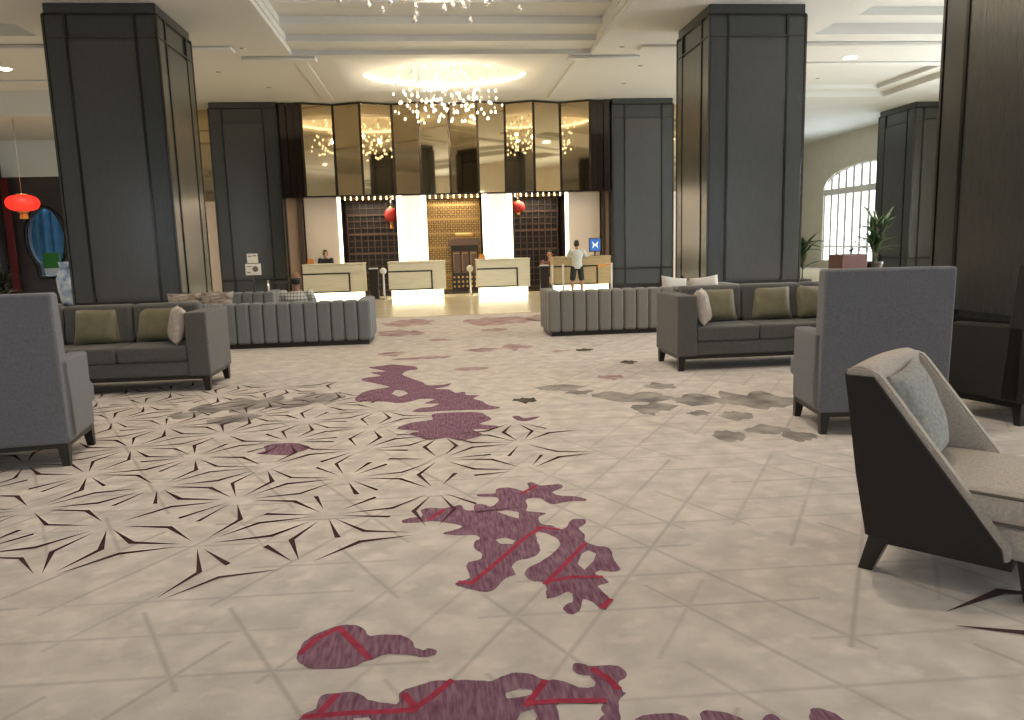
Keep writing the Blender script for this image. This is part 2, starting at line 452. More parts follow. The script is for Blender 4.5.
# ------------------------------------------------------------------ carpet print outlines (metres on the floor)
BLOTCHES = [
    ([(-0.58, 2.69), (-0.58, 2.74), (-0.57, 2.81), (-0.54, 2.86), (-0.5, 2.89), (-0.44, 2.92), (-0.39, 2.91), (-0.35, 2.88), (-0.33, 2.82), (-0.28, 2.82), (-0.22, 2.81), (-0.18, 2.79), (-0.15, 2.74), (-0.14, 2.7), (-0.11, 2.68), (-0.09, 2.69), (-0.06, 2.67), (-0.07, 2.64), (-0.11, 2.63), (-0.16, 2.65), (-0.24, 2.67), (-0.3, 2.64), (-0.33, 2.63), (-0.37, 2.6), (-0.43, 2.6), (-0.5, 2.61), (-0.55, 2.64)],
     []),
    ([(-0.5, 2.32), (-0.49, 2.34), (-0.46, 2.36), (-0.46, 2.41), (-0.44, 2.44), (-0.39, 2.44), (-0.34, 2.44), (-0.29, 2.39), (-0.23, 2.36), (-0.19, 2.35), (-0.19, 2.4), (-0.17, 2.43), (-0.12, 2.45), (-0.06, 2.47), (0.02, 2.46), (0.09, 2.45), (0.13, 2.44), (0.18, 2.47), (0.22, 2.48), (0.27, 2.46), (0.31, 2.42), (0.36, 2.41), (0.42, 2.36), (0.46, 2.35), (0.48, 2.37), (0.47, 2.42), (0.43, 2.44), (0.42, 2.48), (0.43, 2.51), (0.46, 2.5), (0.49, 2.48), (0.54, 2.48), (0.58, 2.47), (0.6, 2.43), (0.59, 2.39), (0.56, 2.37), (0.56, 2.32), (0.57, 2.3), (0.54, 2.27), (0.53, 2.24), (0.51, 2.15), (0.45, 2.16), (0.47, 2.2), (0.47, 2.24), (0.49, 2.27), (0.44, 2.26), (0.38, 2.28), (0.33, 2.28), (0.33, 2.26), (0.32, 2.16), (0.25, 2.08), (0.06, 2.04), (-0.17, 2.12), (-0.39, 2.22), (-0.5, 2.29)],
     [[(0.17, 2.36), (0.22, 2.38), (0.26, 2.37), (0.26, 2.34), (0.21, 2.33), (0.17, 2.33)], [(-0.33, 2.29), (-0.28, 2.29), (-0.27, 2.27), (-0.32, 2.26)], [(0.19, 2.2), (0.21, 2.25), (0.25, 2.26), (0.26, 2.22), (0.24, 2.18)]]),
    ([(0.56, 2.15), (0.58, 2.17), (0.63, 2.18), (0.7, 2.17), (0.73, 2.14), (0.72, 2.09), (0.56, 2.09)],
     []),
    ([(0.77, 2.12), (0.78, 2.17), (0.82, 2.17), (0.88, 2.14), (0.9, 2.1), (0.84, 2.05), (0.75, 2.06)],
     []),
    ([(0.96, 2.11), (0.99, 2.13), (1.01, 2.11), (1.0, 2.05), (0.93, 2.06)],
     []),
    ([(1.12, 2.12), (1.15, 2.14), (1.18, 2.12), (1.2, 2.09), (1.2, 2.05), (1.14, 2.0), (1.1, 2.07)],
     []),
    ([(-0.25, 4.07), (-0.2, 4.11), (-0.14, 4.12), (-0.15, 4.22), (-0.1, 4.25), (-0.01, 4.23), (0.08, 4.27), (0.1, 4.18), (0.15, 4.17), (0.16, 4.26), (0.21, 4.26), (0.25, 4.21), (0.3, 4.29), (0.29, 4.37), (0.19, 4.4), (0.19, 4.44), (0.29, 4.44), (0.31, 4.52), (0.38, 4.54), (0.43, 4.5), (0.49, 4.43), (0.51, 4.48), (0.51, 4.6), (0.55, 4.61), (0.59, 4.54), (0.7, 4.55), (0.72, 4.49), (0.68, 4.44), (0.64, 4.39), (0.68, 4.33), (0.76, 4.3), (0.81, 4.25), (0.81, 4.21), (0.72, 4.22), (0.64, 4.19), (0.59, 4.2), (0.55, 4.31), (0.47, 4.3), (0.46, 4.18), (0.45, 4.1), (0.55, 4.05), (0.5, 3.99), (0.5, 3.89), (0.55, 3.86), (0.58, 3.8), (0.62, 3.81), (0.67, 3.92), (0.71, 3.93), (0.75, 3.91), (0.73, 3.84), (0.69, 3.79), (0.7, 3.7), (0.69, 3.61), (0.73, 3.55), (0.78, 3.52), (0.79, 3.46), (0.78, 3.39), (0.78, 3.32), (0.78, 3.25), (0.73, 3.24), (0.69, 3.26), (0.66, 3.23), (0.69, 3.18), (0.7, 3.13), (0.65, 3.11), (0.65, 3.06), (0.67, 2.98), (0.63, 2.89), (0.59, 2.96), (0.56, 2.99), (0.52, 2.89), (0.48, 2.87), (0.46, 2.91), (0.48, 2.96), (0.51, 2.98), (0.52, 3.05), (0.5, 3.07), (0.46, 3.04), (0.41, 3.02), (0.41, 3.07), (0.42, 3.13), (0.41, 3.18), (0.36, 3.21), (0.34, 3.27), (0.36, 3.34), (0.42, 3.39), (0.48, 3.46), (0.54, 3.55), (0.56, 3.61), (0.55, 3.68), (0.51, 3.75), (0.46, 3.77), (0.45, 3.66), (0.45, 3.57), (0.43, 3.49), (0.37, 3.45), (0.32, 3.43), (0.29, 3.36), (0.3, 3.28), (0.25, 3.25), (0.19, 3.14), (0.14, 3.13), (0.09, 3.16), (0.03, 3.21), (0.03, 3.24), (0.08, 3.27), (0.09, 3.32), (0.08, 3.38), (0.09, 3.45), (0.15, 3.48), (0.16, 3.54), (0.13, 3.61), (0.13, 3.7), (0.16, 3.73), (0.14, 3.79), (0.06, 3.8), (-0.02, 3.83), (-0.01, 3.86), (0.08, 3.92), (0.0, 3.99), (-0.08, 4.03), (-0.16, 4.02), (-0.24, 4.03)],
     [[(0.6, 3.35), (0.64, 3.46), (0.68, 3.5), (0.71, 3.45), (0.68, 3.37), (0.62, 3.28)], [(0.28, 4.12), (0.34, 4.13), (0.4, 4.09), (0.39, 3.99), (0.34, 4.04)], [(0.24, 3.71), (0.29, 3.73), (0.34, 3.68), (0.32, 3.64), (0.26, 3.65)]]),
    ([(-0.87, 7.54), (-0.85, 7.87), (-0.78, 8.03), (-0.66, 8.13), (-0.57, 8.21), (-0.75, 8.47), (-0.92, 8.72), (-0.86, 8.88), (-0.71, 8.96), (-0.86, 9.23), (-0.68, 9.27), (-0.92, 9.63), (-0.77, 9.71), (-0.64, 9.8), (-0.47, 9.68), (-0.33, 9.54), (-0.29, 9.33), (-0.42, 9.23), (-0.46, 8.97), (-0.33, 8.64), (-0.22, 8.41), (-0.15, 8.19), (0.01, 8.19), (0.1, 8.26), (0.06, 8.08), (-0.08, 7.96), (0.07, 7.89), (0.14, 7.69), (0.23, 7.73), (0.24, 7.55), (0.37, 7.5), (0.3, 7.37), (0.38, 7.2), (0.43, 7.01), (0.53, 6.89), (0.43, 6.81), (0.24, 6.84), (0.0, 6.85), (-0.16, 6.84), (-0.28, 6.88), (-0.22, 7.02), (-0.1, 7.06), (-0.04, 7.19), (-0.18, 7.23), (-0.08, 7.41), (-0.21, 7.46), (-0.31, 7.36), (-0.43, 7.3), (-0.58, 7.42), (-0.76, 7.46)],
     [[(-0.52, 7.79), (-0.49, 8.0), (-0.4, 7.94), (-0.35, 7.77), (-0.43, 7.62)]]),
    ([(-0.39, 6.24), (-0.28, 6.44), (-0.1, 6.52), (-0.1, 6.73), (0.06, 6.77), (0.31, 6.73), (0.38, 6.58), (0.41, 6.41), (0.3, 6.27), (0.45, 6.16), (0.4, 6.07), (0.24, 6.08), (0.3, 5.93), (0.23, 5.81), (0.12, 5.75), (0.02, 5.85), (-0.11, 5.81), (-0.19, 5.9), (-0.28, 6.06), (-0.2, 6.13)],
     []),
    ([(-1.4, 5.68), (-1.35, 5.74), (-1.39, 5.89), (-1.3, 5.95), (-1.14, 5.92), (-1.02, 5.78), (-1.06, 5.68), (-1.11, 5.66), (-1.14, 5.59), (-1.25, 5.61)],
     []),
    ([(0.6, 6.48), (0.66, 6.5), (0.7, 6.4), (0.84, 6.44), (0.73, 6.3), (0.64, 6.32)],
     []),
]
VEINS = [
    [(-0.57, 2.72), (-0.53, 2.82), (-0.45, 2.9)],
    [(-0.45, 2.9), (-0.37, 2.76), (-0.31, 2.65)],
    [(-0.49, 2.32), (-0.34, 2.32), (-0.21, 2.31), (-0.13, 2.31)],
    [(-0.15, 2.3), (-0.08, 2.37), (-0.01, 2.46)],
    [(-0.17, 2.4), (-0.13, 2.31)],
    [(-0.44, 2.34), (-0.4, 2.43)],
    [(0.23, 2.28), (0.27, 2.34), (0.31, 2.41)],
    [(0.23, 2.29), (0.34, 2.29), (0.49, 2.27)],
    [(0.49, 2.46), (0.53, 2.39), (0.55, 2.33)],
    [(0.04, 3.24), (0.1, 3.22)],
    [(0.09, 3.21), (0.24, 3.45), (0.4, 3.72), (0.5, 3.84)],
    [(0.42, 3.16), (0.54, 3.35), (0.68, 3.58)],
    [(0.43, 3.18), (0.55, 3.21), (0.68, 3.19)],
    [(-0.1, 4.06), (-0.02, 4.2)],
    [(0.45, 4.4), (0.56, 4.54)],
    [(0.62, 2.9), (0.67, 2.97)],
    [(0.47, 3.84), (0.58, 3.79)],
]
SMEARS_FAR = [(-0.58, 15.15, 0.55, 0.6), (1.19, 14.88, 0.69, 0.79), (2.12, 15.15, 0.42, 0.51), (-0.7, 13.43, 0.43, 0.48), (1.1, 11.0, 0.23, 0.27), (0.57, 10.83, 0.26, 0.16), (-0.21, 10.27, 0.38, 0.12), (-0.69, 10.79, 0.2, 0.21), (0.35, 9.18, 0.22, 0.11), (1.66, 10.4, 0.14, 0.1), (1.88, 8.21, 0.14, 0.15), (0.97, 13.33, 0.24, 0.24), (-0.0, 12.2, 0.19, 0.16)]
SMEARS_OLIVE = [(0.79, 7.18, 0.11, 0.12), (2.01, 10.4, 0.11, 0.12), (2.32, 9.19, 0.1, 0.11)]
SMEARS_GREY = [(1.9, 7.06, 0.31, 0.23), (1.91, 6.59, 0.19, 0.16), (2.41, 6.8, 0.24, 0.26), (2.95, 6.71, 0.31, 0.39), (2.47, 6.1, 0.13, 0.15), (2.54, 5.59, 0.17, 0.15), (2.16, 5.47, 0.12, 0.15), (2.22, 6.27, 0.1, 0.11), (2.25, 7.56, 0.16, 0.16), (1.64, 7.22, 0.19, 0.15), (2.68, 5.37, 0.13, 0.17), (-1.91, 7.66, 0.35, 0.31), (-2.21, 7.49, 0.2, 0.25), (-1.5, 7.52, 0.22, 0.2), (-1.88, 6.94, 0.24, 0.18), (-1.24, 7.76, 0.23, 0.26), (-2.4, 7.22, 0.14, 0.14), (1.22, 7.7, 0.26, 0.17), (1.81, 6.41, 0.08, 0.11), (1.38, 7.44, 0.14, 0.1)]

# ================================================================== THE SETTING
XL, XR, YB = -20.0, 17.5, 38.0
CARPET_END = 16.5
floor_o = tag(bx('floor', XL, XR, REAR_Y, CARPET_END, -0.10, 0.0, 'carpet'), 'beige patterned carpet with grey lattice lines and purple blotches', kind='structure')
tag(bx('floor_marble', XL, XR, CARPET_END, YB, -0.10, -0.002, 'marble'), 'polished cream marble floor in front of the reception desks', kind='structure')
tag(bx('trim_1', XL, XR, CARPET_END-0.02, CARPET_END+0.02, -0.05, 0.004, 'gold'), 'thin metal strip between carpet and marble', kind='structure')

# printed carpet motifs: flat print in the pile
def motif(outer, holes, m, z):
    bm = bmesh.new(); flat_poly(bm, outer, holes, z)
    return obj('carpet_motif', bm, m, floor_o)

def jag(poly, amp, rng):
    """Woven edge: subdivide the outline and nudge it a little."""
    out = []
    n = len(poly)
    for i in range(n):
        a, b = Vector(poly[i]), Vector(poly[(i+1) % n])
        p0, p3 = Vector(poly[i-1]), Vector(poly[(i+2) % n])
        k = 3
        for j in range(k):
            t = j/k
            p = 0.5*((2*a) + (b-p0)*t + (2*p0-5*a+4*b-p3)*t*t + (3*a-p0-3*b+p3)*t**3)
            out.append((p.x + rng.uniform(-amp, amp), p.y + rng.uniform(-amp, amp)))
    return out

for outer, holes in BLOTCHES:
    motif(jag(outer, 0.003, RNG), holes, 'purple_pile', 0.002)
vein_z = 0.0030
for line in VEINS:
    bm = bmesh.new()
    for (x0, y0), (x1, y1) in zip(line, line[1:]):
        vein_z += 0.00004
        d = Vector((x1-x0, y1-y0)); nrm = Vector((-d.y, d.x)).normalized()*0.013
        e = d.normalized()*0.006
        flat_poly(bm, [(x0-e.x+nrm.x, y0-e.y+nrm.y), (x0-e.x-nrm.x, y0-e.y-nrm.y), (x1+e.x-nrm.x, y1+e.y-nrm.y), (x1+e.x+nrm.x, y1+e.y+nrm.y)], [], vein_z)
    obj('carpet_vein', bm, 'red_pile', floor_o)
def ragged(cx, cy, rx, ry, rng, n=26):
    ph = rng.uniform(0, 50)
    return [(cx + rx*cos(2*pi*k/n)*(1+0.45*noise.noise(Vector((cos(2*pi*k/n)*1.7+ph, sin(2*pi*k/n)*1.7, ph)))),
             cy + ry*sin(2*pi*k/n)*(1+0.9*noise.noise(Vector((cos(2*pi*k/n)*2.5+ph, sin(2*pi*k/n)*2.5, ph+9))))) for k in range(n)]
for e in SMEARS_FAR: motif(ragged(*e, RNG), [], 'smear_red', 0.0016)
for e in SMEARS_OLIVE: motif(ragged(*e, RNG), [], 'smear_olive', 0.0018)
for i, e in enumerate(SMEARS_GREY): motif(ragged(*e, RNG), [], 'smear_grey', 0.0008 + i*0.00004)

# star motif: dark spokes running from lattice points into the middle of each triangle
STAR_AREA = [(-3.9, 5.2), (-3.0, 4.3), (-2.3, 3.95), (-1.85, 3.85), (-1.45, 3.66), (-1.32, 3.42), (-0.95, 3.45), (-0.85, 3.6), (-0.75, 3.85), (-0.4, 3.75), (-0.1, 3.5), (0.2, 3.7), (0.35, 4.3), (0.25, 4.9), (0.95, 5.2), (0.85, 6.3), (0.1, 6.4),
             (-0.3, 7.6), (-1.2, 8.5), (-3.0, 9.2), (-4.5, 8.5)]
def inside(p, poly):
    r = False; n = len(poly)
    for i in range(n):
        (x0, y0), (x1, y1) = poly[i], poly[(i+1) % n]
        if (y0 > p[1]) != (y1 > p[1]) and p[0] < (x1-x0)*(p[1]-y0)/(y1-y0)+x0: r = not r
    return r
a1 = Vector((cos(radians(28)), sin(radians(28))))*0.70
a2 = Vector((cos(radians(88)), sin(radians(88))))*0.70
O = Vector((-1.30, 3.90))
bm = bmesh.new()
rs = random.Random(5)
PURPLES = [o for o, h in BLOTCHES]
for i in range(-14, 14):
    for j in range(-14, 16):
        P = O + a1*i + a2*j
        for tri in ((P, P+a1, P+a2), (P+a1, P+a1+a2, P+a2)):
            c = (tri[0]+tri[1]+tri[2])/3
            if not inside(c, STAR_AREA) or any(inside(c, b) for b in PURPLES):
                continue
            for q in range(3):
                A_, B_ = tri[q], tri[(q+1) % 3]
                out = ((A_+B_)/2-c).normalized()
                bend = c + out*rs.uniform(0.072, 0.088)
                th = out*rs.uniform(0.012, 0.018)
                keep = rs.random()
                for E_, lim in ((A_, 0.10), (B_, 0.20)):
                    if keep < lim and (keep > 0.10 or E_ is A_): continue
                    tip = E_ + (bend-E_)*rs.uniform(0.16, 0.30)
                    flat_poly(bm, [tuple(bend+th), tuple(bend-th), tuple(tip)], [], 0.0025)
st = obj('star_motif', bm, 'maroon_pile', floor_o)
st['kind'] = 'stuff'
for pts in ([(1.95, 2.66), (2.30, 2.80), (2.6, 2.68)], [(1.92, 2.56), (2.2, 2.45), (2.5, 2.5)]):
    bm = bmesh.new(); flat_poly(bm, [pts[0], (pts[1][0], pts[1][1]-0.03), pts[2], (pts[1][0], pts[1][1]+0.02)], [], 0.0025)
    obj('carpet_motif', bm, 'maroon_pile', floor_o)

# ceiling: flat soffit with stepped coffers and an oval dome over the far chandelier
DOME = (0.42, 20.2, 2.05, 1.5)
COFFERS = [  # x0, x1, y0, y1, steps of (inset, rise)
    (-3.0, 3.7, 1.0, 18.0, [(0.0, 0.0, 0.10), (0.03, 0.75, 0.13), (0.03, 0.80, 0.15), (0.03, 0.9, 0.20)]),
    (8.25, 14.2, 2.0, 16.4, [(0.0, 0.0, 0.22), (0.6, 0.6, 0.16)]),
    (-13.5, -7.55, 2.0, 16.4, [(0.0, 0.0, 0.22), (0.6, 0.6, 0.16)]),
    (8.25, 14.2, 19.4, 23.6, [(0.0, 0.0, 0.16), (0.5, 0.5, 0.12)]),
]
bm = bmesh.new()
xs = sorted({XL, XR, -2.2, 3.0} | {c[0] for c in COFFERS} | {c[1] for c in COFFERS})
ys = sorted({REAR_Y, YB, 18.2, 22.3} | {c[2] for c in COFFERS} | {c[3] for c in COFFERS})
domer = (-2.2, 3.0, 18.2, 22.3)
def covered(x, y):
    return any(c[0] < x < c[1] and c[2] < y < c[3] for c in COFFERS) or (domer[0] < x < domer[1] and domer[2] < y < domer[3])
def quad(bm, *p):
    bm.faces.new([bm.verts.new(q) for q in p])
for x0, x1 in zip(xs, xs[1:]):
    for y0, y1 in zip(ys, ys[1:]):
        if not covered((x0+x1)/2, (y0+y1)/2):
            quad(bm, (x0, y0, CEIL), (x0, y1, CEIL), (x1, y1, CEIL), (x1, y0, CEIL))
for x0, x1, y0, y1, steps in COFFERS:
    z = CEIL
    for ix, iy, rise in steps:
        X0, X1, Y0, Y1 = x0+ix, x1-ix, y0+iy, y1-iy
        if ix:
            a = [(x0, y0), (x1, y0), (x1, y1), (x0, y1)]; b = [(X0, Y0), (X1, Y0), (X1, Y1), (X0, Y1)]
            for k in range(4):
                quad(bm, (*a[k], z), (*b[k], z), (*b[(k+1) % 4], z), (*a[(k+1) % 4], z))
        b = [(X0, Y0), (X1, Y0), (X1, Y1), (X0, Y1)]
        for k in range(4):
            quad(bm, (*b[k], z), (*b[k], z+rise), (*b[(k+1) % 4], z+rise), (*b[(k+1) % 4], z))
        z += rise; x0, x1, y0, y1 = X0, X1, Y0, Y1
    quad(bm, (x0, y0, z), (x0, y1, z), (x1, y1, z), (x1, y0, z))
# dome: rectangle to ellipse ring, then an elliptical shallow bowl
n = 64
cx, cy, rx, ry = DOME
def rect_pt(t):
    d = (cos(t), sin(t))
    kx = ((domer[1]-cx) if d[0] > 0 else (cx-domer[0]))/max(1e-6, abs(d[0]))
    ky = ((domer[3]-cy) if d[1] > 0 else (cy-domer[2]))/max(1e-6, abs(d[1]))
    k = min(kx, ky); return (cx+d[0]*k, cy+d[1]*k)
angs = sorted([2*pi*k/n for k in range(n)] + [math.atan2(y-cy, x-cx) % (2*pi) for x in domer[:2] for y in domer[2:]])
prev = None
prof = [(1.0, 0.0), (1.0, 0.05), (1.035, 0.055), (1.035, 0.13), (0.93, 0.26), (0.75, 0.36), (0.5, 0.43), (0.25, 0.46)]
loops = [[(*rect_pt(t), CEIL) for t in angs]] + [[(cx+rx*f*cos(t), cy+ry*f*sin(t), CEIL+h) for t in angs] for f, h in prof]
loops = [[bm.verts.new(p) for p in lp] for lp in loops]
for a, b in zip(loops, loops[1:]):
    for k in range(len(angs)):
        f = bm.faces.new((a[k], b[k], b[(k+1) % len(angs)], a[(k+1) % len(angs)])); f.smooth = True
bm.faces.new(loops[-1])
ceil_o = tag(obj('ceiling', bm, 'ceiling_white'), 'cream plaster ceiling with stepped coffers and an oval dome', kind='structure')
# shallow flat beams dropped below the soffit
for i, (x0, x1, y0, y1, t) in enumerate([(-3.05, -2.75, 18.4, 23.2, .03), (3.45, 3.75, 18.4, 23.2, .03), (-4.1, -2.5, 18.1, 18.4, .07), (3.2, 4.9, 18.1, 18.4, .07), (-7.0, -4.1, 17.2, 17.6, .05), (4.7, 7.6, 17.2, 17.6, .05),
                              (7.7, 15.5, 17.0, 17.4, .08), (7.7, 15.5, 18.9, 19.2, .05), (-14.8, -7.0, 17.0, 17.4, .08), (-14.8, -7.0, 20.3, 20.6, .05)]):
    bx('beam', x0, x1, y0, y1, CEIL-t-0.0008*i, CEIL, 'ceiling_white', ceil_o, bev=0.02, seg=1)
bx('lowered_soffit', -19.9, -8.9, 21.6, 26.0, 5.12, CEIL, 'ceiling_white', ceil_o)
bx('roof_slab', XL-0.3, XR+0.3, REAR_Y-0.3, YB+0.3, 6.75, 6.95, 'ceiling_white', ceil_o)
# the cove strip hidden in the dome lip
bm = bmesh.new()
ring = [(cx+rx*1.02*cos(2*pi*k/48), cy+ry*1.02*sin(2*pi*k/48), CEIL+0.075) for k in range(48)]
tube(bm, ring+[ring[0]], 0.018, 6, cap=False)
obj('cove_light', bm, 'led_warm', ceil_o)

# right wall with arched windows
WIN = [(c, hw) for c, hw, p in SIDE_WINDOWS]
def arch_z(y, c, hw):
    return 3.55 + 0.85*math.sqrt(max(0, 1-((y-c)/hw)**2))
bm = bmesh.new()
T = 0.35
cuts = [REAR_Y, YB+0.3]
ylist = []
for c, hw in sorted(WIN): ylist += [c-hw, c+hw]
edges = [REAR_Y] + ylist + [YB+0.3]
for k in range(0, len(edges), 2):
    box(bm, XR, XR+T, edges[k], edges[k+1], 0, 6.75)
for c, hw in WIN:
    box(bm, XR, XR+T, c-hw, c+hw, 0, 0.35)
    N_ = 24
    for k in range(N_):
        y0, y1 = c-hw+2*hw*k/N_, c-hw+2*hw*(k+1)/N_
        za, zb = arch_z(y0, c, hw), arch_z(y1, c, hw)
        vs = box(bm, XR, XR+T, y0, y1, 3.5, 6.75)
        for v in vs:
            if v.co.z < 4: v.co.z = za if abs(v.co.y-y0) < 1e-5 else zb
tag(obj('wall_right', bm, 'wall_cream'), 'cream side wall pierced by tall arched windows', kind='structure')
for wi, (c, hw) in enumerate(WIN):
    w = thing('window_%d' % (wi+1), ('tall white arched window glowing behind the potted plants', 'arched side window hidden behind the right column', 'arched side window outside the picture')[wi], None, (XR+0.08, c, 0), kind='structure')
    bx('transom', -0.05, 0.12, -hw, hw, 3.22, 3.50, 'window_white', w, bev=0.01)
    bx('sill', -0.12, 0.2, -hw-0.1, hw+0.1, 0.30, 0.38, 'window_white', w, bev=0.01)
    nm = 12
    for k in range(nm+1):
        y = -hw + 2*hw*k/nm
        bx('mullion', -0.02, 0.08, y-0.085, y+0.085, 0.35, 3.25, 'window_white', w)
        top = arch_z(c+y, c, hw)
        if top > 3.62 and k % 1 == 0:
            bx('arch_bar', -0.02, 0.08, y-0.09, y+0.09, 3.48, top, 'window_white', w)
        if k < nm:
            bx('pane', 0.02, 0.028, y+0.05, y+2*hw/nm-0.05, 0.38, 3.24, 'glass', w)
    bx('rail', -0.01, 0.07, -hw, hw, 0.95, 1.02, 'window_white', w)
    bm = bmesh.new()
    pts = [(0.03, hw*cos(pi*k/24), 3.55+0.85*sin(pi*k/24)) for k in range(25)]
    tube(bm, pts, 0.07, 6)
    obj('arch_frame', bm, 'window_white', w)

# other enclosing walls
tag(bx('wall_left', XL-0.3, XL, REAR_Y, YB+0.3, 0, 6.75, 'wall_cream'), 'plain cream wall far to the side', kind='structure')
tag(bx('wall_back', XL, XR, YB, YB+0.3, 0, 6.75, 'wall_cream'), 'plain cream end wall behind the reception block', kind='structure')
bm = bmesh.new()
edges = [XL]
for wx, ww, wp in REAR_WINDOWS: edges += [wx-ww/2, wx+ww/2]
edges.append(XR)
for k in range(0, len(edges), 2): box(bm, edges[k], edges[k+1], REAR_Y-0.3, REAR_Y, 0, 6.75)
for wx, ww, wp in REAR_WINDOWS:
    box(bm, wx-ww/2, wx+ww/2, REAR_Y-0.3, REAR_Y, 4.3, 6.75)
    box(bm, wx-ww/2, wx+ww/2, REAR_Y-0.3, REAR_Y, 0, 0.6)
tag(obj('wall_rear', bm, 'wall_cream'), 'cream entrance wall with tall daylit windows', kind='structure')
for k, (wx, ww, wp) in enumerate(REAR_WINDOWS):
    w = thing('window_%d' % (k+4), 'daylit entrance window number %d from the left in the rear wall' % (k+1), None, (wx, REAR_Y, 0), kind='structure')
    for t in range(5):
        x = -ww/2 + ww*t/4
        bx('mullion', x-0.05, x+0.05, -0.1, -0.02, 0.6, 4.3, 'window_white', w)
    bx('rail', -ww/2, ww/2, -0.1, -0.02, 3.0, 3.12, 'window_white', w)

# dark wall with a moon gate, far to the left
WY = 26.0
gc, gr = (-12.40, 2.08), 0.98
bm = bmesh.new()
n = 40
outer = [(-20, 0), (-9.0, 0), (-9.0, 4.0), (-20, 4.0)]
hole = [(gc[0]+0.62*gr*cos(2*pi*k/n), gc[1]+gr*sin(2*pi*k/n)) for k in range(n)]
# keyhole foot under the circle
hole = [p for p in hole if p[1] > 1.25]
hole.sort(key=lambda p: (math.atan2(p[1]-gc[1], p[0]-gc[0]) + pi/2) % (2*pi))
hole = [(gc[0]-0.30, 0.85), (gc[0]+0.30, 0.85)] + hole
for y, flip in ((WY, 1), (WY+0.3, -1)):
    tris = tessellate_polygon([[Vector((x, z, 0)) for x, z in outer], [Vector((x, z, 0)) for x, z in hole]])
    flat = outer+hole
    vs = [bm.verts.new((x, y, z)) for x, z in flat]
    for t in tris: bm.faces.new([vs[i] for i in t])
m_ = len(hole)
for i in range(m_):
    (x0, z0), (x1, z1) = hole[i], hole[(i+1) % m_]
    quad(bm, (x0, WY, z0), (x0, WY+0.3, z0), (x1, WY+0.3, z1), (x1, WY, z1))
bmesh.ops.recalc_face_normals(bm, faces=bm.faces[:])
gate = tag(obj('wall_far_left', bm, 'wall_dark'), 'dark wall with a round moon gate opening', kind='structure')
bm = bmesh.new()
tube(bm, [(x, WY-0.02, z) for x, z in hole]+[(hole[0][0], WY-0.02, hole[0][1])], 0.06, 6, cap=False)
obj('gate_rim', bm, 'black_lacquer', gate)
bx('bulkhead', -20, -9.0, WY-0.05, WY+0.3, 4.0, CEIL, 'bulkhead', gate)
bx('header_panel', -20, -9.0, WY-0.03, WY+0.02, 3.45, 4.0, 'wall_dark', gate)
tag(bx('wall_gate_side', -9.0, -8.8, WY, YB, 0, CEIL, 'wall_cream'), 'cream side wall of the room behind the moon gate', kind='structure')
# blue curtain seen through the gate
bm = bmesh.new()
cols = 90
top, bot = [], []
for k in range(cols+1):
    x = -14.2 + 4.0*k/cols
    y = WY+2.0 + 0.10*sin(k*0.9) + 0.04*sin(k*2.3)
    top.append(bm.verts.new((x, y, 3.4))); bot.append(bm.verts.new((x, y, 0.0)))
for k in range(cols):
    f = bm.faces.new((bot[k], bot[k+1], top[k+1], top[k])); f.smooth = True
r = bmesh.ops.solidify(bm, geom=bm.faces[:], thickness=0.01)
tag(obj('blue_curtain', bm, 'curtain_blue'), 'pale blue curtain hanging in the room behind the moon gate', 'curtain')
area_light('curtain_fill_light', (-12.2, WY+1.1, 3.9), (0, 0, 0), 2.5, 0.8, 160, DAY)  # unseen lamp added to brighten the curtain, standing for daylight

